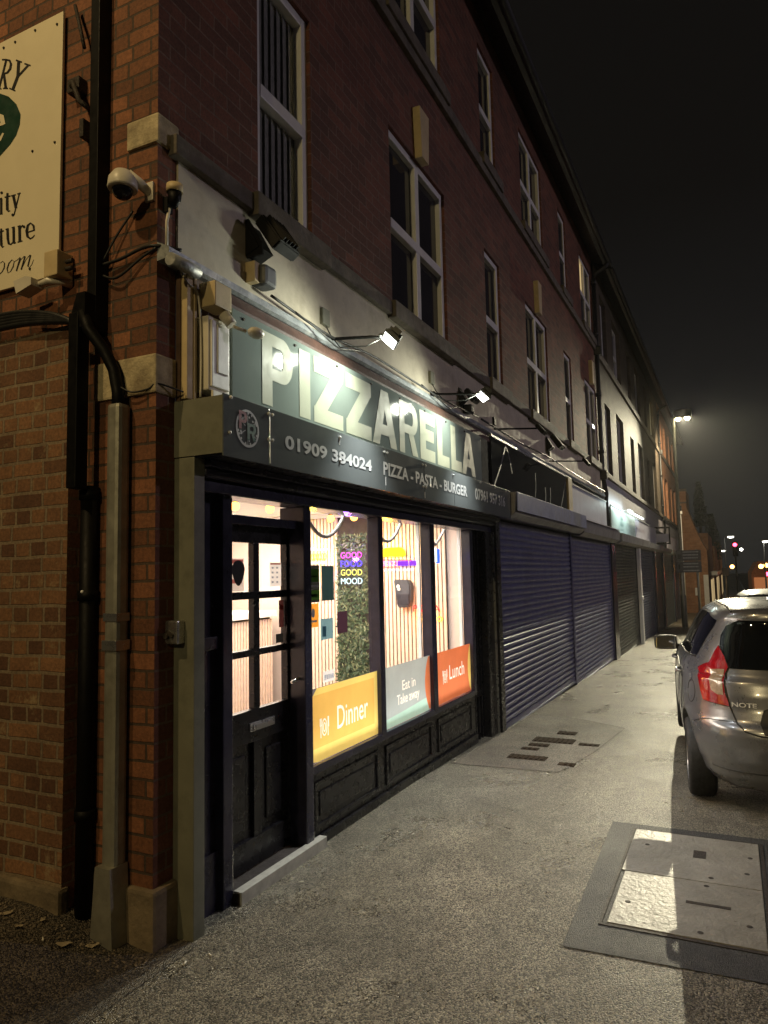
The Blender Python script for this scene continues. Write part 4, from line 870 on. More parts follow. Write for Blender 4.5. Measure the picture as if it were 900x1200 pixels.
m = MB(); m.box(21.22, 21.50, 2.30, 2.60, -.40, 2.40, .01); m.box(21.18, 21.54, 2.28, 2.5, .85, .95, .01)
solo('pale_pilaster', m, MT['upvc'], 'pale upright post between the dark and slate shutters', 'pilaster', (21.3, 2.4, -.36))
for i, (a, b) in enumerate(((25.95, 26.28), (29.22, 29.58), (34.62, 34.98))):
    m = MB(); m.box(a, b, 2.33, 2.6, -.75, 2.40, .01)
    solo('dark_pilaster', m, MT['navy'], ['dark post right of the slate shutter', 'dark post left of the pale grey green shutter', 'dark post between the last two shutters of the row'][i], 'pilaster', (a, 2.4, g(a)))
def sbox(x0, x1, z0, z1, mt, label, y=2.16, cap=None):
    t = thing('shutter_box', label, 'shutter box', ((x0+x1)/2, 2.35, z0), group='shutter boxes along the row')
    m = MB(); m.prism([(2.53, z0+.02), (y+.10, z0), (y+.015, z0+.06), (y, z1), (2.53, z1+.02)], 'x', x0, x1); part('housing', m, mt, t)
    if cap:
        m = MB(); m.box(x0-.004, x1+.004, y-.006, 2.45, z1+.02, z1+.035); part('top_flashing', m, cap, t)
    return t
tb = sbox(7.93, 12.25, 2.33, 2.62, MT['boxgrey'], 'blue painted shutter box with flaking paint over the first navy shutter')
m = MB(); m.box(7.95, 12.25, 2.146, 2.158, 2.41, 2.625, .002); part('painted_front', m, MT['boxblue'], tb)
sbox(12.28, 16.5, 2.30, 2.55, MT['boxgrey'], 'grey shutter box with pale top edge over the second navy shutter', 2.18, MT['upvc'])
sbox(16.95, 23.0, 2.30, 2.54, MT['boxgrey'], 'rounded grey shutter box below the lit pale green sign', 2.18)
sbox(23.15, 27.9, 2.30, 2.52, MT['boxgrey'], 'grey shutter box between the green sign and the third house', 2.18)
sbox(28.1, 32.2, 2.30, 2.50, MT['shut3'], 'grey green shutter box near the second downpipe', 2.2)
sbox(32.8, 38.6, 2.30, 2.50, MT['shut3'], 'farthest shutter box below the orange brick house', 2.2)
def panel(name, x0, x1, z0, z1, mt, label, y=2.42):
    t = thing(name, label, 'sign', ((x0+x1)/2, y, z0))
    m = MB(); m.box(x0, x1, y, y+.03, z0, z1, .003); part('board', m, mt, t)
    m = MB(); m.box(x0-.02, x1+.02, y-.012, y+.02, z1+.003, z1+.03); m.box(x0-.02, x1+.02, y-.01, y+.02, z0-.03, z0-.003); part('edge_trim', m, MT['lead'], t)
    return t
t = panel('shop_sign', 7.90, 12.15, 2.66, 3.28, MT['blackshine'], 'blank black gloss sign panel with torn grey tape')
m = MB()
for a, z0, b, z1, w in ((7.9, 2.66, 8.5, 3.27, .03), (8.5, 3.27, 8.75, 2.95, .02), (9.9, 2.75, 9.95, 3.1, .02), (10.5, 2.72, 10.52, 2.95, .03), (10.8, 2.7, 10.85, 2.98, .03), (11.5, 2.66, 12.0, 3.2, .025)):
    for p in stroke([(a, z0), ((a+b)/2+.03, (z0+z1)/2), (b, z1)], w): m.quad(*[(x, 2.4165, z) for x, z in p])
part('tape', m, MT['tape'], t)
t = panel('shop_sign', 12.50, 16.30, 2.60, 3.20, MT['signP'], 'blank pale lilac sign above the second navy shutter')
t = panel('shop_sign', 17.0, 21.5, 2.56, 3.18, MT['signG'], 'pale green lit shop sign under a white strip lamp')
polys = []
for (x, z, w, h) in ((18.5, 2.95, .5, .12), (18.45, 2.80, .6, .09), (18.5, 2.68, .5, .05)):
    for k in range(6): polys += stroke([(x+w*k/6, z), (x+w*(k+.35)/6, z+h), (x+w*(k+.7)/6, z)], .018)
part('faint_lettering', shape2d(polys, lambda x, z: (x, 2.4165, z)), mat('grey_green_print', (.25, .36, .34), .5), t)
t = panel('shop_sign', 21.55, 27.8, 2.56, 3.16, MT['signP'], 'pale lilac sign panel right of the lit green one')
polys = []
for i in range(9): polys += stroke([(22.0+.22*i, 2.85), (22.1+.22*i, 2.95), (22.15+.22*i, 2.82)], .03)
part('faint_lettering', shape2d(polys, lambda x, z: (x, 2.4165, z)), mat('grey_pink_print', (.34, .25, .30), .5), t)
t = panel('shop_sign', 32.9, 43, 2.55, 3.15, MT['signP'], 'far blue white sign panel on the orange brick house')
m = MB(); m.box(12.16, 12.48, 2.40, 2.53, 2.55, 3.3, .005); m.mi = 0
solo('timber_bracket', m, MT['cream'], 'cream upright between the black and lilac sign panels', 'trim', (12.3, 2.45, 2.6))
sl = thing('strip_lamp', 'white strip lamp over the pale green shop sign', 'lamp', (20.5, 2.3, 3.2))
m = MB(); m.box(19.3, 22.6, 2.27, 2.35, 3.215, 3.255, .005); m.box(19.4, 19.45, 2.33, 2.53, 3.22, 3.25); m.box(22.4, 22.45, 2.33, 2.53, 3.22, 3.25); part('housing', m, MT['upvc'], sl)
m = MB(); m.box(19.32, 22.58, 2.28, 2.34, 3.20, 3.213); part('tube', m, MT['strip'], sl)
hs = thing('hanging_sign', 'dark framed hanging sign projecting over the far shutters', 'sign', (28, 2.2, 2.9))
m = MB(); m.box(28, 28.05, 1.95, 2.5, 3.18, 3.24); m.box(28, 28.05, 1.95, 2.0, 2.6, 3.2); m.box(28, 28.05, 2.45, 2.5, 2.6, 3.2); m.box(28, 28.05, 1.95, 2.5, 2.6, 2.65); part('frame', m, MT['iron'], hs)
m = MB(); m.box(28.01, 28.04, 2.0, 2.45, 2.68, 2.98); part('board', m, MT['signP'], hs)

# ------------------------------------------------------------------ window vinyls, stickers and things inside
def vinyl(name, c, trans=.55):
    m_, t, b = new_mat(name)
    f = noise_fac(t, 3, 3); col = ramp(t, f, .3, tuple(x*.9 for x in c), .7, tuple(min(1, x*1.08) for x in c))
    tr_ = N(t, 'BsdfTranslucent'); df = N(t, 'BsdfDiffuse'); mx = N(t, 'MixShader'); mx.inputs[0].default_value = trans
    t.links.new(col, tr_.inputs[0]); t.links.new(col, df.inputs[0]); t.links.new(df.outputs[0], mx.inputs[1]); t.links.new(tr_.outputs[0], mx.inputs[2])
    t.links.new(mx.outputs[0], t.nodes['Material Output'].inputs[0]); return m_
V = {k: vinyl(k+'_vinyl', c) for k, c in dict(yellow=(.70, .45, .12), frost=(.33, .38, .39), orange=(.55, .17, .075), pale=(.86, .84, .78), lemon=(.74, .60, .18), mint=(.36, .56, .50), mauve=(.14, .13, .16)).items()}
def clip_disc(x0, x1, z0, z1, cx, cz, rx, rz, n=48):
    pts = []
    for a in range(n): pts.append((min(max(cx+rx*cos(2*pi*a/n), x0), x1), min(max(cz+rz*sin(2*pi*a/n), z0), z1)))
    out = [pts[0]]
    for p in pts[1:]:
        if (p[0]-out[-1][0])**2+(p[1]-out[-1][1])**2 > 1e-7: out.append(p)
    return out
def plate_icon(x, z, h):
    w = h*.75
    p = [q for q in stroke(arc(x+w/2, z+h/2, h*.24, h*.42, 0, 360, 24), h*.07)]+stroke(arc(x+w/2, z+h/2, h*.11, h*.22, 0, 360, 18), h*.07)
    p += stroke([(x, z), (x, z+h)], h*.07)+stroke([(x-h*.08, z+h*.62), (x-h*.08, z+h)], h*.045)+stroke([(x+h*.08, z+h*.62), (x+h*.08, z+h)], h*.045)+stroke([(x-h*.08, z+h*.62), (x+h*.08, z+h*.62)], h*.05)
    p += stroke([(x+w, z), (x+w, z+h)], h*.07)+stroke([(x+w+h*.06, z+h*.45), (x+w+h*.06, z+h)], h*.09)
    return p
def win_vinyl(label, x0, x1, base, polys, words):
    t = thing('window_vinyl', label, 'window vinyl', ((x0+x1)/2, 2.49, .51))
    layers = [[[(x0, .51), (x1, .51), (x1, .985), (x0, .985)]]]+[[pl] for mk, pl in polys]; names = [('film', base)]+[('printed_shape', mk) for mk, pl in polys]
    for w in words:
        if w[0] == 'icon': layers.append(plate_icon(*w[1:])); names.append(('plate_icon', 'pale'))
        else:
            me = text_mesh(w[0], w[1:5], 'S', 0, w[5]); layers.append([[(me.vertices[i].co.x, me.vertices[i].co.z) for i in f.vertices] for f in me.polygons]); names.append(('lettering', 'pale'))
    for (nm, mk), m in zip(names, layered(layers, lambda x, z: (x, 2.4955, z))): part(nm, m, V[mk], t, recalc=False)
    return t
win_vinyl('yellow Dinner vinyl along the bottom of the left window', 3.988, 4.988, 'mauve',
          [('lemon', clip_disc(4.0, 4.988, .512, .983, 4.62, .73, .66, .42)), ('yellow', clip_disc(4.0, 4.93, .60, .94, 4.62, .76, .66, .40))],
          [('icon', 4.145, .655, .125), ('Dinner', 4.365, 4.825, .668, .825, .004)])
win_vinyl('frosted grey Eat in Take away vinyl in the middle window', 5.073, 6.052, 'frost',
          [('mint', [(5.08, .512), (6.0, .512), (6.0, .63), (5.5, .60), (5.08, .58)]), ('orange', clip_disc(5.073, 6.05, .512, .983, 6.55, .75, .62, .45))],
          [('Eat in', 5.45, 5.72, .765, .845, .004), ('Take away', 5.34, 5.80, .635, .74, .004)])
win_vinyl('orange Lunch vinyl along the bottom of the right window', 6.163, 7.157, 'orange',
          [('lemon', clip_disc(6.17, 7.155, .512, .983, 7.75, .74, .68, .52))],
          [('icon', 6.375, .68, .125), ('Lunch', 6.54, 6.96, .70, .835, .004)])
def sticker(label, x0, x1, z0, z1, c, extra=(), y=2.4955):
    t = thing('window_sticker', label, 'sticker', ((x0+x1)/2, y, z0))
    part('sheet', MB().quad((x0, y, z0), (x1, y, z0), (x1, y, z1), (x0, y, z1)), vinyl('sticker_print', c, .5), t)
    for a, b, cz, dz, cc in extra:
        part('print', MB().quad((a, y-.001, cz), (b, y-.001, cz), (b, y-.001, dz), (a, y-.001, dz)), vinyl('sticker_ink', cc, .4), t)
    return t
sticker('green and black poster at the top left of the left window', 3.992, 4.15, 1.545, 1.79, (.02, .022, .02), [(3.998, 4.145, 1.68, 1.765, (.10, .26, .05)), (3.998, 4.145, 1.56, 1.625, (.22, .55, .08)), (4.0, 4.14, 1.645, 1.66, (.5, .5, .5)), (4.02, 4.12, 1.71, 1.722, (.02, .03, .02)), (4.02, 4.12, 1.58, 1.60, (.07, .2, .03))])
sticker('plain dark teal poster right of the green one', 4.18, 4.345, 1.55, 1.787, (.02, .045, .048))
t = sticker('small orange sticker with a white symbol below the green poster', 3.993, 4.135, 1.382, 1.537, (.85, .36, .05))
part('symbol', shape2d([arc(4.064, 1.475, .022, .030, 0, 340, 14), [(4.02, 1.415), (4.11, 1.415), (4.11, 1.428), (4.02, 1.428)]], lambda x, z: (x, 2.4943, z)), MT['white'], t)
sticker('light blue notice hanging in the left window', 4.16, 4.325, 1.29, 1.43, (.16, .30, .36), [(4.18, 4.23, 1.31, 1.38, (.10, .21, .27))])
sticker('dark maroon notice on the fern panel side of the left window', 4.385, 4.53, 1.315, 1.465, (.05, .025, .04))
sticker('small white notice low in the left window', 4.185, 4.33, 1.005, 1.08, (.80, .82, .85), [(4.2+.026*k, 4.215+.026*k, 1.025, 1.055, (.45, .55, .7)) for k in range(5)])
t = thing('window_sticker', 'black guitar pick shaped sticker on the upper left door pane', 'sticker', (3.40, 2.595, 1.7))
pk = [(3.405+.062*cos(a)*(1 if sin(a) > -.2 else .75+.25*(1-abs(sin(a)))), 1.765+(.055 if sin(a) > 0 else .095)*sin(a)) for a in [2*pi*k/24 for k in range(24)]]
part('sheet', shape2d([pk], lambda x, z: (x, 2.5965, z)), MT['blob'], t)
t = sticker('white notice with red heading in the upper left door pane', 3.33, 3.47, 1.64, 1.83, (.80, .74, .72), [(3.34, 3.46, 1.80, 1.825, (.72, .25, .25)), (3.34, 3.45, 1.685, 1.71, (.75, .3, .3))], y=2.606)
t = sticker('white price list in the upper right door pane', 3.735, 3.86, 1.66, 1.81, (.84, .84, .86), [(3.742, 3.855, 1.795, 1.806, (.7, .35, .3))]+[(3.755+.05*i, 3.775+.05*i, 1.68+.03*k, 1.692+.03*k, (.35, .4, .5)) for i in range(2) for k in range(4)], y=2.606)
sticker('dark sticker strip at the right of the middle door pane', 3.82, 3.875, 1.40, 1.57, (.06, .02, .02), [(3.83, 3.87, 1.51, 1.54, (.5, .08, .06))], y=2.598)
sticker('small square black sticker low in the middle door pane', 3.785, 3.865, 1.305, 1.36, (.015, .015, .015), y=2.598)
# hanging ropes inside the windows
for x0, x1, dz, lab in ((4.15, 4.77, .20, 'thick grey rope swag in the left window'), (5.18, 5.80, .19, 'thick grey rope swag in the middle window'), (6.27, 6.93, .21, 'grey rope swag holding the little sign in the right window')):
    n = 20; pts = []
    for i in range(n+1):
        u = i/n*2-1
        s_ = (u*u if x0 < 6 else abs(u)**1.15)
        pts.append((x0+(x1-x0)*i/n, 2.63, 2.0+dz*1.0*s_+.0))
    solo('rope_swag', MB().tube(pts, .014, 8), MT['rope'], lab, 'rope', (x0, 2.63, 2.2), 'rope swags inside the windows')
tl = thing('led_sign', 'small lit red white and blue sign hanging from the rope in the right window', 'sign', (6.6, 2.64, 1.9))
m = MB(); m.box(6.52, 6.58, 2.63, 2.65, 1.83, 1.96, .004); part('red_half', m, emis('red_led', (1, .08, .05), 2.2), tl)
m = MB(); m.box(6.58, 6.64, 2.629, 2.65, 1.83, 1.97, .004); part('white_half', m, emis('white_led', (.9, .95, 1), 2.5), tl)
m = MB(); m.box(6.64, 6.72, 2.63, 2.65, 1.82, 1.96, .004); part('blue_half', m, emis('blue_led', (.03, .10, 1), 2.6), tl)
# ceiling bulbs
for i, (x, y, lab) in enumerate(((7.0, 4.05, 'warm bare ceiling bulb above the fern panel'), (7.0, 3.75, 'warm bulb right of the fern panel'), (7.0, 3.2, 'warm bulb over the wall dispenser'), (5.2, 4.0, 'warm ceiling bulb seen over the door, on the left'), (5.6, 3.9, 'warm ceiling bulb seen over the door, on the right'))):
    t = thing('ceiling_bulb', lab, 'bulb', (x, y, 2.35), group='bare bulbs on the ceiling')
    m = MB(); m.cyl((x, y, 2.46), (x, y, 2.40), .025, 12); part('holder', m, MT['felt'], t)
    m = MB(); m.sphere((x, y, 2.36), .042, 14); part('bulb', m, MT['bulb'], t)
# fern panel
m = MB()
for i in range(2600):
    y, z = random.uniform(3.79, 4.19), .45+1.75*random.random()**1.5
    a, l = random.uniform(0, 2*pi), random.uniform(.03, .075)
    p = Vector((7.40-random.uniform(0, .07), y, z)); d = Vector((random.uniform(-.5, .1), cos(a), sin(a))).normalized(); s_ = d.cross(Vector((1, .2, .1))).normalized()
    m.mi = random.choice((0, 0, 1, 2)); m.quad(p-d*l/2, p+s_*l*.16, p+d*l/2, p-s_*l*.16)
fp = solo('fern_panel', m, [mat('fern_green', (.075, .11, .055), .6), mat('pale_fern', (.17, .19, .10), .6), mat('dark_fern', (.03, .06, .03), .6)], 'upright panel of artificial ferns on the slatted wall', 'plant', (7.4, 4, .45), recalc=False)
# wall dispenser
dp = thing('wall_dispenser', 'dark grey rounded dispenser on the slatted wall', 'dispenser', (7.36, 3.31, 1.35))
m = MB(); m.prism([(3.42, 1.66), (3.245, 1.65), (3.215, 1.60), (3.22, 1.42), (3.25, 1.35), (3.375, 1.345)], 'x', 7.29, 7.40); bmesh.ops.bevel(m.b, geom=m.b.edges[:], offset=.012, segments=2, affect='EDGES'); part('case', m, mat('grey_dispenser', (.07, .07, .085), .4), dp)
m = MB(); m.sphere((7.285, 3.36, 1.58), .022, 10, (.3, 1, 1)); m.sphere((7.285, 3.35, 1.55), .02, 10, (.3, 1, 1)); part('badge', m, MT['white'], dp)
m = MB(); m.box(7.283, 7.292, 3.235, 3.38, 1.38, 1.50, .004); part('lower_cover', m, mat('dark_dispenser', (.035, .032, .045), .4), dp)
# counter seen through the door
ct = thing('counter', 'slatted serving counter with white top seen through the door', 'counter', (5.9, 5.0, 0))
m = MB(); m.box(4.4, 7.2, 5.03, 5.5, .04, 1.24); part('body', m, MT['felt'], ct)
m = MB(); x = 4.42
while x < 7.18: m.box(x, x+.036, 5.0, 5.028, .06, 1.22, .003); x += .052
part('slat_front', m, MT['slat'], ct)
m = MB(); m.box(4.36, 7.24, 4.95, 5.55, 1.245, 1.32, .006); part('top', m, MT['white'], ct)
# neon signs on the slatted wall
def neon_text(par, s, y0, y1, z0, z1, c, e, x=7.372, bold=0):
    part('neon_word', text_mesh(s, (y0, y1, z0, z1), 'W', x, bold), emis('neon_'+s.lower().replace(' ', '_'), c, e), par)
ng = thing('neon_sign', 'four line GOOD FOOD GOOD MOOD neon sign on the fern panel', 'neon sign', (7.35, 4, 1.6))
m = MB(); m.box(7.325, 7.330, 3.80, 4.12, 1.60, 2.0); part('clear_backing', m, MT['pane'], ng)
for s, z, c, e in (('GOOD', 1.915, (1, .10, .75), 3.2), ('FOOD', 1.815, (.10, .06, 1), 4), ('GOOD', 1.715, (1, .85, .18), 2.6), ('MOOD', 1.615, (.75, .95, 1), 2.6)):
    neon_text(ng, s, 4.105, 3.825, z, z+.072, c, e, 7.315)
lamp('neon_glow', 'POINT', (7.22, 3.97, 1.90), 8.64, (.45, .15, 1), size=.04)
n2 = thing('neon_sign', 'yellow neon sign with white bars on the slats left of the ferns', 'neon sign', (7.38, 4.5, 1.9))
polys = []
for k in range(7): polys += stroke(arc(4.56-.035*k, 1.945, .016, .04, 0, 330, 10), .010)
part('yellow_tubes', shape2d(polys, lambda y, z: (7.372, y, z)), emis('neon_yellow', (1, .80, .05), 3), n2)
m = MB(); m.tube([(7.37, 4.58, 2.03), (7.37, 4.30, 2.03)], .008, 8); m.tube([(7.37, 4.60, 1.875), (7.37, 4.34, 1.875)], .008, 8); m.tube([(7.37, 4.57, 2.05), (7.37, 4.50, 2.05)], .012, 8); part('white_tubes', m, emis('neon_white', (1, .85, .9), 3), n2)
lamp('neon_glow', 'POINT', (7.25, 4.47, 1.95), 6.48, (1, .75, .05), size=.04)
n3 = thing('neon_sign', 'yellow, red and violet neon sign above the wall dispenser', 'neon sign', (7.38, 3.4, 1.8))
polys = []
for k in range(9): polys += stroke([(3.60-.035*k, 1.92), (3.60-.035*k-.012, 2.00+.02*sin(k*2.1)), (3.58-.035*k, 1.94+.02*cos(k))], .010)
part('yellow_tubes', shape2d(polys, lambda y, z: (7.372, y, z)), emis('neon_flame', (1, .72, .02), 3), n3)
m = MB(); m.tube([(7.37, 3.60, 1.885), (7.37, 3.22, 1.872)], .007, 8); m.tube([(7.37, 3.60, 1.80), (7.37, 3.40, 1.80)], .006, 8); part('red_tubes', m, emis('neon_red', (1, .08, .10), 3.2), n3)
polys = []
for k in range(4): polys += stroke(arc(3.58-.05*k, 1.842, .018, .024, 0, 330, 10), .009)
part('pink_tubes', shape2d(polys, lambda y, z: (7.371, y, z)), emis('neon_pink', (1, .15, .75), 3), n3)
m = MB(); m.box(7.365, 7.372, 3.27, 3.40, 1.815, 1.865); m.box(7.365, 7.372, 3.16, 3.25, 1.815, 1.865); part('violet_tubes', m, emis('neon_violet', (.18, .03, 1), 2.6), n3)
polys = []
for k in range(10): polys += stroke([(3.61-.042*k, 1.75), (3.60-.042*k, 1.782), (3.585-.042*k, 1.755), (3.575-.042*k, 1.782)], .006)
part('white_tubes', shape2d(polys, lambda y, z: (7.371, y, z)), emis('neon_cool_white', (.8, .85, 1), 2.5), n3)
lamp('neon_glow', 'POINT', (7.22, 3.45, 1.96), 9.36, (1, .62, .03), size=.04)
n4 = thing('neon_sign', 'red and yellow PIZZA neon sign low on the slats by the mullion', 'neon sign', (7.38, 3.1, 1.3))
neon_text(n4, 'PIZZA', 3.22, 2.90, 1.30, 1.37, (1, .03, .03), 3.4)
polys = []
for k in range(4): polys += stroke(arc(3.15-.08*k, 1.22, .03, .025, 0, 330, 10), .010)
part('yellow_tubes', shape2d(polys, lambda y, z: (7.372, y, z)), emis('neon_gold', (1, .75, .02), 3), n4)
lamp('neon_glow', 'POINT', (7.25, 3.06, 1.24), 5.76, (1, .30, .02), size=.04)

# ------------------------------------------------------------------ covers and litter on the pavement
mh = thing('manhole', 'large two part concrete access cover in a dark asphalt surround', 'manhole cover', (4.4, .3, 0))
part('surround', shape2d([[(3.44, .80), (3.50, -.75), (5.25, -.80), (5.22, .83)]], lambda x, y: (x, y, .004)), MT['collar'], mh)
def slab(x0, x1, y0, y1):
    m = MB(); m.box(x0, x1, y0, y1, -.05, .011, .004); return m
part('cover_slab', slab(3.74, 4.40, -.05, .645), MT['concrete'], mh); part('cover_slab', slab(4.408, 5.11, -.05, .665), MT['concrete'], mh)
m = MB(); m.box(3.71, 5.13, .668, .682, -.05, .009); m.box(3.71, 5.13, -.075, -.058, -.05, .009); m.box(5.115, 5.13, -.05, .668, -.05, .008); m.box(3.71, 3.733, -.05, .668, -.05, .008); part('frame', m, MT['iron'], mh)
part('lifting_slot', MB().box(4.74, 4.86, .235, .305, 0, .0125), MT['iron'], mh); part('lifting_slot', MB().box(4.10, 4.13, .10, .31, 0, .0125), MT['iron'], mh)
for x, y in ((4.85, .57), (4.47, .20), (4.35, .22), (3.80, .23), (4.0, .58), (3.95, .02), (4.85, .0), (4.60, .02)): part('lifting_hole', MB().cyl((x, y, 0), (x, y, .0128), .014, 10), MT['iron'], mh)
for i, (x, y, w, l, lab) in enumerate(((6.78, 1.83, .16, .36, 'rusty ribbed cover, long one nearest the camera'), (7.62, 1.77, .22, .42, 'rusty ribbed cover, long one farther up the pavement'), (6.66, 1.44, .10, .15, 'small iron cover at the right near corner of the patch'), (7.55, 1.40, .10, .20, 'small iron cover with a bright spot at the right of the patch'), (7.15, 1.90, .10, .17, 'small square iron cover between the two long ones'), (7.35, 1.86, .12, .20, 'small iron cover beside the far long one'), (8.05, 1.72, .16, .20, 'small iron cover at the far end of the patch'))):
    t = thing('utility_cover', lab, 'utility cover', (x, y, g(x)), group='small covers in the pavement patch')
    m = MB(); m.box(x-w/2, x+w/2, y-l/2, y+l/2, g(x)-.03, g(x)+.009, .003); part('lid', m, MT['rust'], t)
    m = MB()
    for k in range(int(l/.05)): m.box(x-w/2+.02, x+w/2-.02, y-l/2+.02+.05*k, y-l/2+.045+.05*k, g(x)+.0085, g(x)+.015)
    part('ribs', m, MT['rust'], t)
for i, (x, y, lab) in enumerate(((2.62, 2.30, 'cigarette butt lying just off the plinth corner'), (2.72, 2.24, 'second cigarette butt by the plinth corner'), (2.38, 2.92, 'cigarette butt near the conduit foot'), (1.98, 3.10, 'cigarette butt alone on the open pavement at left'), (3.55, 2.28, 'cigarette butt in front of the door step'))):
    a = random.uniform(0, pi); m = MB(); z = g(x, y)+.008
    m.tube([(x-.014*cos(a), y-.014*sin(a), z), (x+.014*cos(a), y+.014*sin(a), z)], .004, 7)
    solo('cigarette_butt', m, MT['butt'], lab, 'litter', (x, y, z), 'cigarette butts')
for i, (x, y, lab) in enumerate(((2.42, 2.83, 'curled pale leaf against the conduit foot'), (2.46, 3.02, 'dry leaf in the brick corner'), (2.40, 3.20, 'dry leaf by the block plinth'), (2.44, 3.32, 'crumpled leaf farthest along the plinth'), (2.50, 2.74, 'small dry leaf touching the pier plinth'), (2.36, 3.06, 'pale torn leaf between the butts'))):
    m = MB(); z = g(x, y)+.006; L_ = random.uniform(.018, .04); a = random.uniform(0, 2*pi); n = 6
    top, bot_ = [], []
    for k in range(n+1):   # a curled blade with an uneven edge
        u = k/n; w = L_*.55*sin(pi*u)**.7*random.uniform(.7, 1.15)+.0006; h = z+.004+.010*abs(u-.5)*random.uniform(.4, 1.6)
        px, py = x+L_*(u-.5)*2*cos(a), y+L_*(u-.5)*2*sin(a)
        top.append((px-w*sin(a), py+w*cos(a), h+.006*random.random())); bot_.append((px+w*sin(a), py-w*cos(a), h+.003*random.random()))
    for k in range(n): m.quad(top[k], top[k+1], bot_[k+1], bot_[k])
    solo('dry_leaf', m, MT['leafd'], lab, 'leaf', (x, y, z), 'dead leaves in the corner')

# ------------------------------------------------------------------ parked cars
# body levels: height, rear end, front end, half width
LV = [(.20, .20, 3.86, .70), (.24, .13, 3.93, .76), (.30, .07, 4.0, .80), (.42, .025, 4.07, .832), (.52, .0, 4.09, .842), (.60, .0, 4.09, .846), (.66, .015, 4.08, .846),
      (.70, .055, 4.05, .842), (.78, .085, 3.98, .836), (.88, .10, 3.86, .826), (.96, .125, 3.62, .812), (1.01, .15, 3.30, .795), (1.04, .17, 3.05, .775), (1.10, .205, 2.94, .745), (1.20, .26, 2.78, .705),
      (1.30, .315, 2.62, .662), (1.38, .35, 2.48, .622), (1.425, .345, 2.38, .592), (1.455, .36, 2.28, .555), (1.49, .48, 2.10, .50), (1.515, .72, 1.85, .40), (1.528, 1.0, 1.6, .24)]
def lv(z):
    for a, b in zip(LV, LV[1:]):
        if z <= b[0]:
            t = max(0, (z-a[0])/(b[0]-a[0])); return [a[i]+(b[i]-a[i])*t for i in range(1, 4)]
    return LV[-1][1:]
def ring(z, n=120):
    xr, xf, hw = lv(z); xm, a = (xr+xf)/2, (xf-xr)/2
    e = 4.6 if z < .98 else 4.0
    out = []
    for k in range(n):
        t = 2*pi*k/n; c, s_ = cos(t), sin(t)
        out.append((xm+a*math.copysign(abs(c)**(2/e), c), hw*math.copysign(abs(s_)**(2/e), s_), z))
    return out
def car_body():
    m = MB(); zs = []
    for a, b in zip(LV, LV[1:]):
        k = max(1, round((b[0]-a[0])/.02)); zs += [a[0]+(b[0]-a[0])*i/k for i in range(k)]
    zs.append(LV[-1][0]); rings = [[m.b.verts.new(p) for p in ring(z)] for z in zs]
    n = len(rings[0])
    for i in range(len(rings)-1):
        for k in range(n): m._f((rings[i][k], rings[i][(k+1) % n], rings[i+1][(k+1) % n], rings[i+1][k])).smooth = True
    m._f(rings[0][::-1]); m._f(rings[-1])
    bmesh.ops.recalc_face_normals(m.b, faces=m.b.faces[:])
    return m
BODY = car_body(); BVH = BVHTree.FromBMesh(BODY.b)
def patch(poly, o, u, v, d, off=.004, step=.02, m=None):
    """outline (in the plane o + u, v) thrown along d onto the body, laid just proud of it as a thin skin"""
    o, u, v, d = Vector(o), Vector(u), Vector(v), Vector(d).normalized()
    P = []
    for i, p in enumerate(poly):
        q = poly[(i+1) % len(poly)]; k = max(1, int(hypot(q[0]-p[0], q[1]-p[1])/step))
        P += [Vector((p[0]+(q[0]-p[0])*j/k, p[1]+(q[1]-p[1])*j/k)) for j in range(k)]
    nb = len(P); x0, x1, y0, y1 = min(p.x for p in P), max(p.x for p in P), min(p.y for p in P), max(p.y for p in P)
    x = x0+step/2
    while x < x1:
        y = y0+step/2
        while y < y1: P.append(Vector((x, y))); y += step
        x += step
    v2, e2, f2, *_ = delaunay_2d_cdt(P, [], [list(range(nb))], 1, 1e-6)
    m = m or MB(); bv = []
    for p in v2:
        h, nn, i_, _d = BVH.ray_cast(o+u*p.x+v*p.y, d)
        if h is None: h, nn, i_, _d = BVH.find_nearest(o+u*p.x+v*p.y+d*1.2)
        bv.append(m.b.verts.new(h+nn*off))
    for f in f2:
        try: m._f([bv[i] for i in f]).smooth = True
        except ValueError: pass
    return m
def seam(pts, o, u, v, d, r=.004, off=0.0, m=None):
    o, u, v, d = Vector(o), Vector(u), Vector(v), Vector(d).normalized(); out = []
    for i in range(len(pts)-1):
        k = max(2, int(hypot(pts[i+1][0]-pts[i][0], pts[i+1][1]-pts[i][1])/.03))
        for j in range(k):
            a = pts[i][0]+(pts[i+1][0]-pts[i][0])*j/k; b = pts[i][1]+(pts[i+1][1]-pts[i][1])*j/k
            h, nn, *_ = BVH.ray_cast(o+u*a+v*b, d)
            if h is not None: out.append(h+nn*off)
    return (m or MB()).tube(out, r, 6)
REAR = ((-1, 0, 0), (0, 1, 0), (0, 0, 1), (1, 0, 0))
def SIDE(s): return ((0, 2*s, 0), (1, 0, 0), (0, 0, 1), (0, -s, 0))
def DIAG(s): # from the rear corner
    d = Vector((.72, -s*.69, 0)).normalized(); return (Vector((.30, s*.62, 0))-d*2, Vector((d.y*-1, d.x, 0))*(1 if s > 0 else 1), (0, 0, 1), d)
carpaint = {}
def paint(name, c):
    m_, t, b = new_mat(name); b.inputs['Base Color'].default_value = (*c, 1); b.inputs['Metallic'].default_value = .55
    f = noise_fac(t, 6, 6, .7); t.links.new(ramp(t, f, .3, (.24,)*3, .75, (.36,)*3), b.inputs['Roughness'])
    bump(t, b, noise_fac(t, 5, 2, .4), .12, .02)
    b.inputs['Coat Weight'].default_value = .8; b.inputs['Coat Roughness'].default_value = .06; return m_
MT['glassc'] = mat('tinted_car_glass', (.006, .007, .008), .04, var=.2)
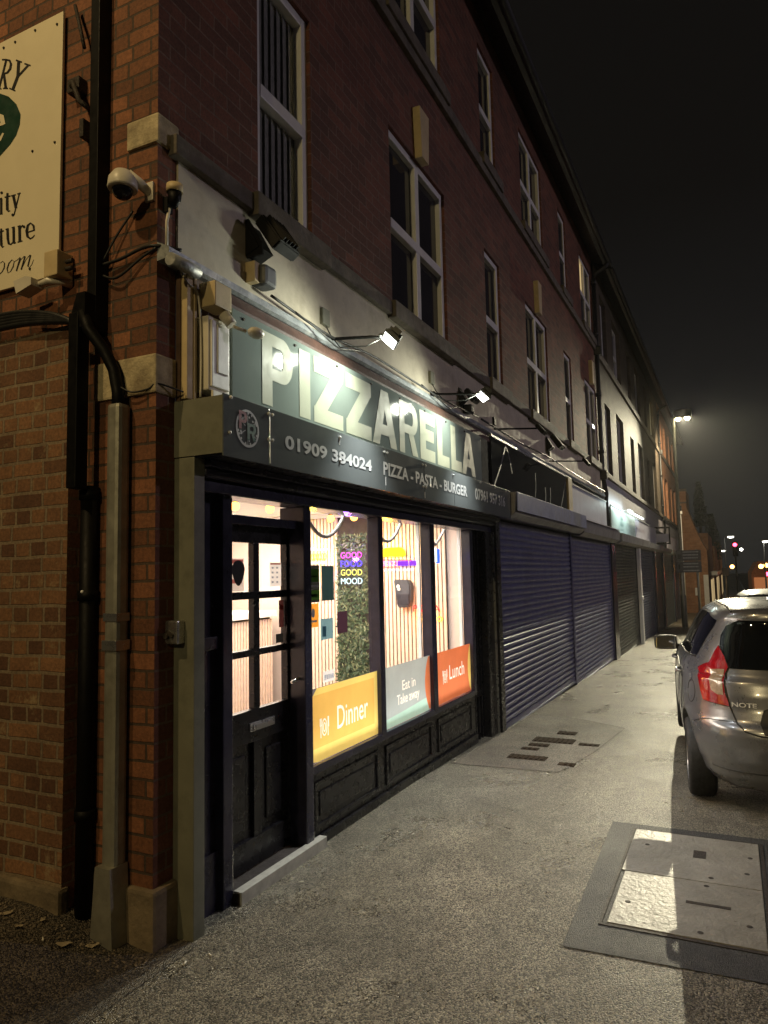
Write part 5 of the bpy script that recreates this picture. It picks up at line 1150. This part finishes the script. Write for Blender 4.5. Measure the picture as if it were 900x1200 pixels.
MT['tyre'] = mat('tyre_rubber', (.014, .014, .014), .75, var=.3, scale=20, bmp=.2)
MT['rim'] = mat('grey_alloy', (.30, .30, .31), .35, .8, .1)
MT['taillens'] = mat('red_tail_lens', (.34, .008, .014), .10, var=.15, scale=14, coat=1)
MT['clearlens'] = mat('clear_amber_lens', (.34, .25, .17), .10, var=.35, scale=30, coat=1)
MT['trimb'] = mat('black_trim', (.012, .012, .012), .5)
MT['mirrorg'] = mat('mirror_glass', (.75, .8, .85), .03, 1, .02)
def make_car(name, label, loc, yaw, k, pm, full=True):
    t = thing(name, label, 'car', loc, yaw, 'cars parked along the pavement'); t.scale = (k, k, k)
    axles = (.745, 3.345); R_ = .30
    me = bpy.data.meshes.new('body'); BODY.b.to_mesh(me); me.materials.append(pm); me.materials.append(MT['trimb'])
    body = bpy.data.objects.new('body', me); COL.objects.link(body); body.parent = t; BASE[body.name] = Vector((0, 0, 0))
    cm = MB()
    for ax in axles:
        for s in (-1, 1): cm.cyl((ax, s*.58, .31), (ax, s*1.1, .31), .355, 40)
    cme = cm.done('cut'); cme.materials.append(pm); cme.materials.append(MT['trimb'])
    for p in cme.polygons: p.material_index = 1
    co = bpy.data.objects.new('cut', cme); COL.objects.link(co)
    body.parent = None
    md = body.modifiers.new('arches', 'BOOLEAN'); md.object = co; md.operation = 'DIFFERENCE'; md.solver = 'EXACT'
    bpy.context.view_layer.update()
    me2 = bpy.data.meshes.new_from_object(body.evaluated_get(bpy.context.evaluated_depsgraph_get()))
    body.modifiers.clear(); body.data = me2; body.parent = t; bpy.data.objects.remove(co)
    # wheels
    for ax in axles:
        for s in (-1, 1):
            y0, y1 = s*.625, s*.828
            m = MB(); c = Vector((ax, 0, R_)); ym = (y0+y1)/2; hw = abs(y1-y0)/2
            prof = [(.20, -hw), (.262, -hw), (.288, -hw*.92), (.30, -hw*.7), (.302, 0), (.30, hw*.7), (.288, hw*.92), (.262, hw), (.20, hw)]
            rr = [[m.b.verts.new((ax+r*cos(2*pi*q/40), ym+yy*s, R_+r*sin(2*pi*q/40))) for q in range(40)] for r, yy in prof]
            for i in range(len(rr)-1):
                for q in range(40): m._f((rr[i][q], rr[i][(q+1) % 40], rr[i+1][(q+1) % 40], rr[i+1][q])).smooth = True
            w = part('wheel', m, MT['tyre'], t)
            m = MB(); m.tube([(ax, y1-s*.06, R_), (ax, y1-s*.045, R_)], .20, 30); m.tube([(ax, y1-s*.05, R_), (ax, y1-s*.004, R_)], .045, 16)
            for q in range(7):
                a = 2*pi*q/7; m.obox((ax+.12*cos(a), y1-s*.022, R_+.12*sin(a)), (cos(a), 0, sin(a)), (0, 1, 0), (-sin(a), 0, cos(a)), .17, .03, .04, .006)
            for q in range(30):
                a, b = 2*pi*q/30, 2*pi*(q+1)/30
                m.quad(*[(ax+r*cos(x), yy, R_+r*sin(x)) for r, x, yy in ((.205, a, y1-s*.002), (.205, b, y1-s*.002), (.188, b, y1-s*.03), (.188, a, y1-s*.03))])
            part('rim', m, MT['rim'], w)
    # glass
    m = patch([(-.515, 1.055), (.515, 1.055), (.535, 1.13), (.56, 1.21), (.545, 1.28), (.505, 1.35), (.42, 1.398), (-.42, 1.398), (-.505, 1.35), (-.545, 1.28), (-.56, 1.21), (-.535, 1.13)], *REAR)
    rw = part('rear_window', m, MT['glassc'], t)
    m = MB(); m.tube([(.16, .0, 1.05), (.165, -.15, 1.065), (.185, -.34, 1.10)], .008, 6); part('wiper', m, MT['trimb'], rw)
    for s in (1, -1):
        m = patch([(.70, 1.10), (1.50, 1.06), (1.50, 1.42), (.92, 1.425), (.60, 1.385), (.60, 1.33)], *SIDE(s)); part('side_window', m, MT['glassc'], t)
        m = patch([(1.56, 1.06), (2.62, 1.03), (2.40, 1.24), (2.18, 1.39), (1.56, 1.42)], *SIDE(s)); part('side_window', m, MT['glassc'], t)
        m = seam([(1.12, .88), (2.0, .92), (3.1, .90)], *SIDE(s), r=.006); seam([(1.53, .32), (1.53, 1.02)], *SIDE(s), m=m); seam([(2.62, .34), (2.66, 1.0)], *SIDE(s), m=m); seam([(1.06, .62), (1.02, 1.02)], *SIDE(s), m=m); seam([(.72, 1.09), (1.5, 1.05), (2.68, 1.02)], *SIDE(s), r=.006, m=m)
        part('door_seam', m, MT['trimb'], body)
        m = MB()
        for xh in (1.20, 2.22): m.tube([(xh, s*.815, .905), (xh+.05, s*.86, .91), (xh+.17, s*.86, .912), (xh+.22, s*.818, .91)], .013, 8)
        part('door_handle', m, pm, t)
        # mirror
        m = MB(); m.box(2.585, 2.685, s*.92-.115, s*.92+.115, .945, 1.095, .042); m.tube([(2.66, s*.76, .97), (2.64, s*.86, .985)], .03, 8); mr = part('mirror', m, MT['trimb'], t)
        m = MB(); m.box(2.580, 2.588, s*.92-.095, s*.92+.095, .962, 1.078, .003); part('mirror_glass', m, MT['mirrorg'], mr)
        # tail light: boomerang round the rear corner
        L = DIAG(s); f = s
        def D(pl): return [(p[0]*f, p[1]) for p in pl]
        outer = D(TL_OUT); inner = D(TL_IN)
        tl = part('tail_light', patch(outer, *L, off=.010, step=.012), MT['taillens'], t)
        part('clear_lens', patch(inner, *L, off=.0135, step=.012), MT['clearlens'], tl)
        m = MB(); pl = outer+[outer[0]]; seam(pl, *L, r=.0045, off=.005, m=m); part('light_seal', m, MT['trimb'], tl)
    # tailgate joint, bumper joint
    m = seam([(.545, 1.02), (.56, .94), (.54, .80), (.504, .693), (.457, .646), (.36, .622), (0, .615), (-.36, .622), (-.457, .646), (-.504, .693), (-.54, .80), (-.56, .94), (-.545, 1.02)], *REAR, r=.006)
    seam([(-.70, .36), (0, .345), (.70, .36)], *REAR, r=.005, m=m)
    part('tailgate_joint', m, MT['trimb'], body)
    for s in (1, -1):
        m = seam([(.10, .70), (.25, .69), (.40, .645), (.47, .62)], *SIDE(s), r=.004); part('bumper_joint', m, MT['trimb'], body)
    m = MB()
    q = arc(.57, .84, .10, .085, 0, 360, 24); seam(q, *SIDE(1), r=.0035, m=m); part('fuel_flap', m, MT['trimb'], t)
    # roof spoiler
    m = patch([(-.50, 1.398), (.50, 1.398), (.47, 1.44), (-.47, 1.44)], *REAR, off=.016); part('roof_spoiler', m, pm, t)
    m = MB()
    for s in (1, -1): seam([(.50, s*.46), (1.0, s*.485), (1.6, s*.48), (2.2, s*.46)], (0, 0, 3), (1, 0, 0), (0, 1, 0), (0, 0, -1), r=.008, m=m)
    part('roof_channel', m, MT['trimb'], t)
    m = MB(); m.tube([(.62, 0, 1.50), (.50, 0, 1.62)], [.012, .005], 8); part('aerial', m, MT['trimb'], t)
    # plate, recess and emblem
    m = patch([(-.34, .63), (.34, .63), (.36, .70), (.33, .79), (.26, .815), (-.26, .815), (-.33, .79), (-.36, .70)], *REAR, off=.003); part('plate_recess', m, MT['trimb'], t)
    m = MB(); m.obox((.035, 0, .715), (1, 0, -.15), (0, 1, 0), (.15, 0, 1), .012, .52, .112, .003); part('number_plate', m, mat('yellow_number_plate', (.70, .55, .06), .4), t)
    m = MB(); m.box(-.01, .02, -.02, .02, .5, .52); part('tow_cover', m, pm, t)
    # front end
    for s in (1, -1):
        m = patch([(.50*s, .70), (.76*s, .74), (.74*s, .86), (.52*s, .80)], (6, 0, 0), (0, 1, 0), (0, 0, 1), (-1, 0, 0)); part('headlight', m, MT['clearlens'], t)
    m = patch([(-.60, 1.06), (.60, 1.06), (.50, 1.36), (-.50, 1.36)], (6, 0, 0), (0, 1, 0), (0, 0, 1), (-1, 0, 0)); part('windscreen', m, MT['glassc'], t)
    return t, body
TL_OUT = [(.043, 1.204), (.07, 1.157), (.091, 1.078), (.154, 1.057), (.223, 1.028), (.155, .961), (.112, .877), (.072, .815), (-.01, .81), (-.099, .806), (-.163, .80), (-.153, .835), (-.128, .888), (-.11, .959), (-.087, 1.015), (-.094, 1.059), (-.037, 1.132)]
TL_IN = [(.045, 1.03), (-.018, 1.040), (-.075, 1.042), (-.083, .997), (-.105, .942), (-.120, .875), (-.076, .873), (-.018, .895), (.013, .962)]
t1, body1 = make_car('parked_car', 'silver grey hatchback with a dented tailgate parked nearest on the pavement', (5.46, -.46, -.0), radians(5.3), .955, paint('silver_paint', (.23, .235, .25)))
NB = text_mesh('NOTE', (.525, .37, .800, .832), 'W', 0, .02)
for v_ in NB.vertices:
    h, nn, *_ = BVH.ray_cast(Vector((-1, v_.co.y, v_.co.z)), Vector((1, 0, 0))); v_.co = h+nn*.006
part('badge', NB, mat('badge_chrome', (.80, .80, .78), .3, .2, .05), t1)
make_car('parked_car', 'dark car parked ahead of the silver hatchback', (12.9, -.72, g(14)), radians(2.5), .99, mat('dark_car_paint', (.010, .011, .013), .45, var=.1, scale=5, spec=.3))
BODY.b.free()
m = MB()
for i in range(420):
    u = random.random(); y = random.uniform(2.45, 3.9); x = (2.60 if y < 2.85 else 2.52)-.02-abs(random.gauss(0, .09)); r = random.uniform(.002, .007)
    z = g(x, y)+.005; a = random.uniform(0, pi)
    m.obox((x, y, z), (cos(a), sin(a), .2), (-sin(a), cos(a), 0), (-.2*cos(a), -.2*sin(a), 1), r*2.2, r*1.4, r)
solo('grit', m, mat('grit', (.17, .14, .10), .9, var=.6, scale=40), 'loose grit and crumbs along the foot of the end wall', 'grit', (2.5, 3, 0), kind='stuff')
# ------------------------------------------------------------------ street furniture down the road
def lamp_post(x, y, head, ztop, label, mt, arm=.5, r=.06, hs=.09):
    t = thing('street_lamp', label, 'street lamp', (x, y, g(x)), group='street lamps along the road')
    m = MB(); m.tube([(x, y, g(x)), (x, y, g(x)+1.2), (x, y, g(x)+1.25), (x, y, ztop-.1)], [r*1.5, r*1.5, r, r*.8], 12); m.tube([(x, y, ztop-.1), (x, y+(head-y)*.15, ztop+.02), (x, head, ztop+.05)], r*.6, 8); part('post', m, MT['post'], t)
    m = MB(); m.box(x-hs*1.2, x+hs*1.2, head-hs*2.2, head+hs*2.2, ztop+.02, ztop+.12, .02); part('lamp_head', m, MT['steel'], t)
    if r == .07:
        for dy in (-.17, .17): part('lens', MB().sphere((x, head+dy, ztop-.155), .095, 14), mt, t)
    else: part('lens', MB().sphere((x, head, ztop-.01), hs, 14, (1, 1.6, .6)), mt, t)
    return t
kl = lamp_post(30, 1.74, 1.40, 7.72, 'tall lit street lamp with yellow light beside the far terrace', MT['yellowlamp'], r=.07, hs=.13)
m = MB(); n = 28
for i in range(n):   # added shield round the lamp head, shaped to keep light off upper walls
    a0, a1 = [radians(100+190*(i+k)/n) for k in (0, 1)]
    m.quad(*[(30+.33*cos(a), 1.40+.33*sin(a), z) for a, z in ((a0, 7.545), (a1, 7.545), (a1, 7.86), (a0, 7.86))])
part('added_light_shield', m, MT['post'], kl)
lamp_post(80, .5, -.07, 4.75, 'distant white street lamp above the traffic light', MT['whitelamp'], hs=.18)
lamp_post(110, 1.2, .88, 4.0, 'small distant street lamp left of the traffic light', MT['whitelamp'], hs=.18)
lamp_post(60, -2.22, -2.36, 3.55, 'distant white street lamp at the right edge', MT['whitelamp'], hs=.13)
ds = thing('direction_sign', 'grey two panel direction sign on posts beside the far shutters', 'sign', (29, 1.45, g(29)))
part('post', MB().tube([(29.05, 1.7, g(29)), (29.05, 1.7, 2.4)], .04, 10), MT['steel'], ds); part('post', MB().tube([(29.05, 1.15, g(29)), (29.05, 1.15, 2.4)], .04, 10), MT['steel'], ds)
gsn = mat('grey_sign_sheet', (.085, .083, .09), .6)
m = MB(); m.box(28.97, 29.0, 1.0, 1.86, 1.98, 2.38, .004); part('upper_panel', m, gsn, ds)
m = MB(); m.box(28.97, 29.0, 1.0, 1.86, 1.55, 1.96, .004); part('lower_panel', m, gsn, ds)
polys = []
for z in (2.31, 2.20, 2.09, 1.87, 1.76, 1.62):
    y = 1.62
    while y > 1.10:
        w = random.uniform(.02, .05); polys.append([(y, z-.02), (y-w, z-.02), (y-w, z+.022), (y, z+.022)]); y -= w+.012
part('lettering', shape2d(polys, lambda y, z: (28.966, y, z)), mat('white_sign_print', (.42, .42, .45), .5), ds)
part('arrow', shape2d(stroke([(1.76, 2.05), (1.76, 2.17)], .05)+[[(1.80, 2.15), (1.72, 2.15), (1.76, 2.25)]]+stroke([(1.76, 1.68), (1.76, 1.80)], .04)+[[(1.80, 1.78), (1.72, 1.78), (1.76, 1.88)]]+stroke(arc(1.76, 2.14, .07, .08, 0, 350, 14), .02), lambda y, z: (28.965, y, z)), MT['ink'], ds)
cv = thing('camera_pole', 'white topped camera pole behind the direction sign', 'camera', (36, 2.05, g(36)))
m = MB(); m.tube([(36, 2.03, g(36)), (36, 2.03, 4.25)], .05, 10); part('pole', m, MT['upvc'], cv)
m = MB(); m.box(35.9, 36.1, 1.93, 2.13, 4.22, 4.36, .02); part('bracket', m, MT['upvc'], cv)
m = MB(); m.box(35.88, 36.1, 1.95, 2.11, 4.37, 4.62, .03); part('camera_head', m, MT['blackpl'], cv)
tf = thing('traffic_light', 'red traffic light far down the street', 'traffic light', (60, -.3, g(60)))
m = MB(); m.tube([(60, -.3, g(60)), (60, -.3, 3.2)], .06, 10); part('post', m, MT['blackpl'], tf)
m = MB(); m.box(60, 60.2, -.50, -.12, 2.5, 3.6, .04); part('head', m, MT['blackpl'], tf)
for k, mt in ((0, MT['redlamp']), (1, MT['blackpl']), (2, MT['blackpl'])):
    m = MB(); m.sphere((59.99, -.31, 3.38-.33*k), .14, 12, (.4, 1, 1)); part('lens', m, mt, tf)
tf2 = solo('distant_lamp', MB().sphere((62, -.75, 3.05), .11, 10), MT['whitelamp'], 'small white light beside the red traffic light', 'lamp', (62, -.75, 3.05))
for x, y, z, r, mt, lab in ((72, -2.35, 1.72, .2, 'orangelamp', 'orange shop light at the right edge far down the street'), (72, -2.75, 1.8, .2, 'orangelamp', 'second orange shop light at the right edge'), (70, -2.70, 1.05, .17, 'redlamp', 'red light low at the right edge'), (90, -.05, 1.75, .22, 'orangelamp', 'faint orange lamp left of the traffic light')):
    solo('distant_lamp', MB().sphere((x, y, z), r, 12), MT[mt], lab, 'lamp', (x, y, z))
po = thing('plain_pole', 'bare leaning pole beyond the parked cars', 'pole', (70, 1.2, g(70)))
m = MB(); m.tube([(70, 1.16, g(70)), (70, 1.26, 3.05)], .10, 10); part('shaft', m, MT['steel'], po)
sb_ = thing('road_sign', 'small square sign board seen far down the street', 'sign', (75, .8, g(75)))
m = MB(); m.tube([(75, .55, g(75)), (75, .55, 1.7)], .06, 8); part('post', m, MT['steel'], sb_)
m = MB(); m.box(74.93, 74.98, .25, .85, .9, 1.65, .01); part('board', m, gsn, sb_)
fs = thing('shop_building', 'low dark shop far off with orange lights under its eaves', 'building', (75, -5, g(75)))
m = MB(); m.prism([(-8, -2), (-1.6, -2), (-1.6, 1.1), (-2.2, 2.2), (-8, 2.2)], 'x', 75, 90); part('shop_wall', m, MT['brickG'], fs)
m = MB(); m.box(74.9, 74.99, -4.5, -1.8, -.6, .7); part('shop_window', m, emis('orange_room', (1, .35, .12), .35), fs)
def tree(x, y, ztop, h, r, label):
    t = thing('tree', label, 'tree', (x, y, g(x)), group='dark trees beyond the gable')
    m = MB(); m.tube([(x, y, g(x)), (x, y, ztop-h*.5), (x+.1, y, ztop-h*.1)], [.16, .1, .03], 8)
    for k in range(7):
        a = k*2.4; z = ztop-h*(.85-.1*k); m.tube([(x, y, z), (x+r*.6*cos(a), y+r*.6*sin(a), z+h*.15)], [.05, .015], 6)
    part('trunk', m, MT['bark'], t)
    m = MB()
    for i in range(1500):
        u = random.random(); z = ztop-h*u; rr = r*min(1, .25+1.3*u)*sqrt(random.random()); a = random.uniform(0, 2*pi)
        p = Vector((x+rr*cos(a), y+rr*sin(a), z)); d = Vector((random.uniform(-1, 1), random.uniform(-1, 1), random.uniform(-.6, .6))).normalized()*random.uniform(.08, .2); e = d.cross(Vector((.3, .2, 1))).normalized()*d.length*.5
        m.quad(p-d, p+e, p+d, p-e)
    part('crown', m, MT['treeleaf'], t, recalc=False)
tree(70, 2.3, 9.4, 4.0, .55, 'tall narrow dark tree behind the gable chimney')
tree(72, 1.5, 6.6, 4.2, .8, 'bushy dark tree right of the gable')

# ------------------------------------------------------------------ thin night mist in the air
hm = bpy.data.materials.new('night_mist'); hm.use_nodes = True; t = hm.node_tree; t.nodes.remove(t.nodes['Principled BSDF'])
v = N(t, 'VolumePrincipled'); v.inputs['Color'].default_value = (.85, .85, .85, 1); v.inputs['Density'].default_value = .0003; v.inputs['Anisotropy'].default_value = .6
t.links.new(v.outputs[0], t.nodes['Material Output'].inputs['Volume'])
solo('haze', MB().box(-45, 405, -65, 45, -3.2, 13), hm, 'thin night mist hanging in the street', 'haze', (0, 0, 0), kind='stuff')
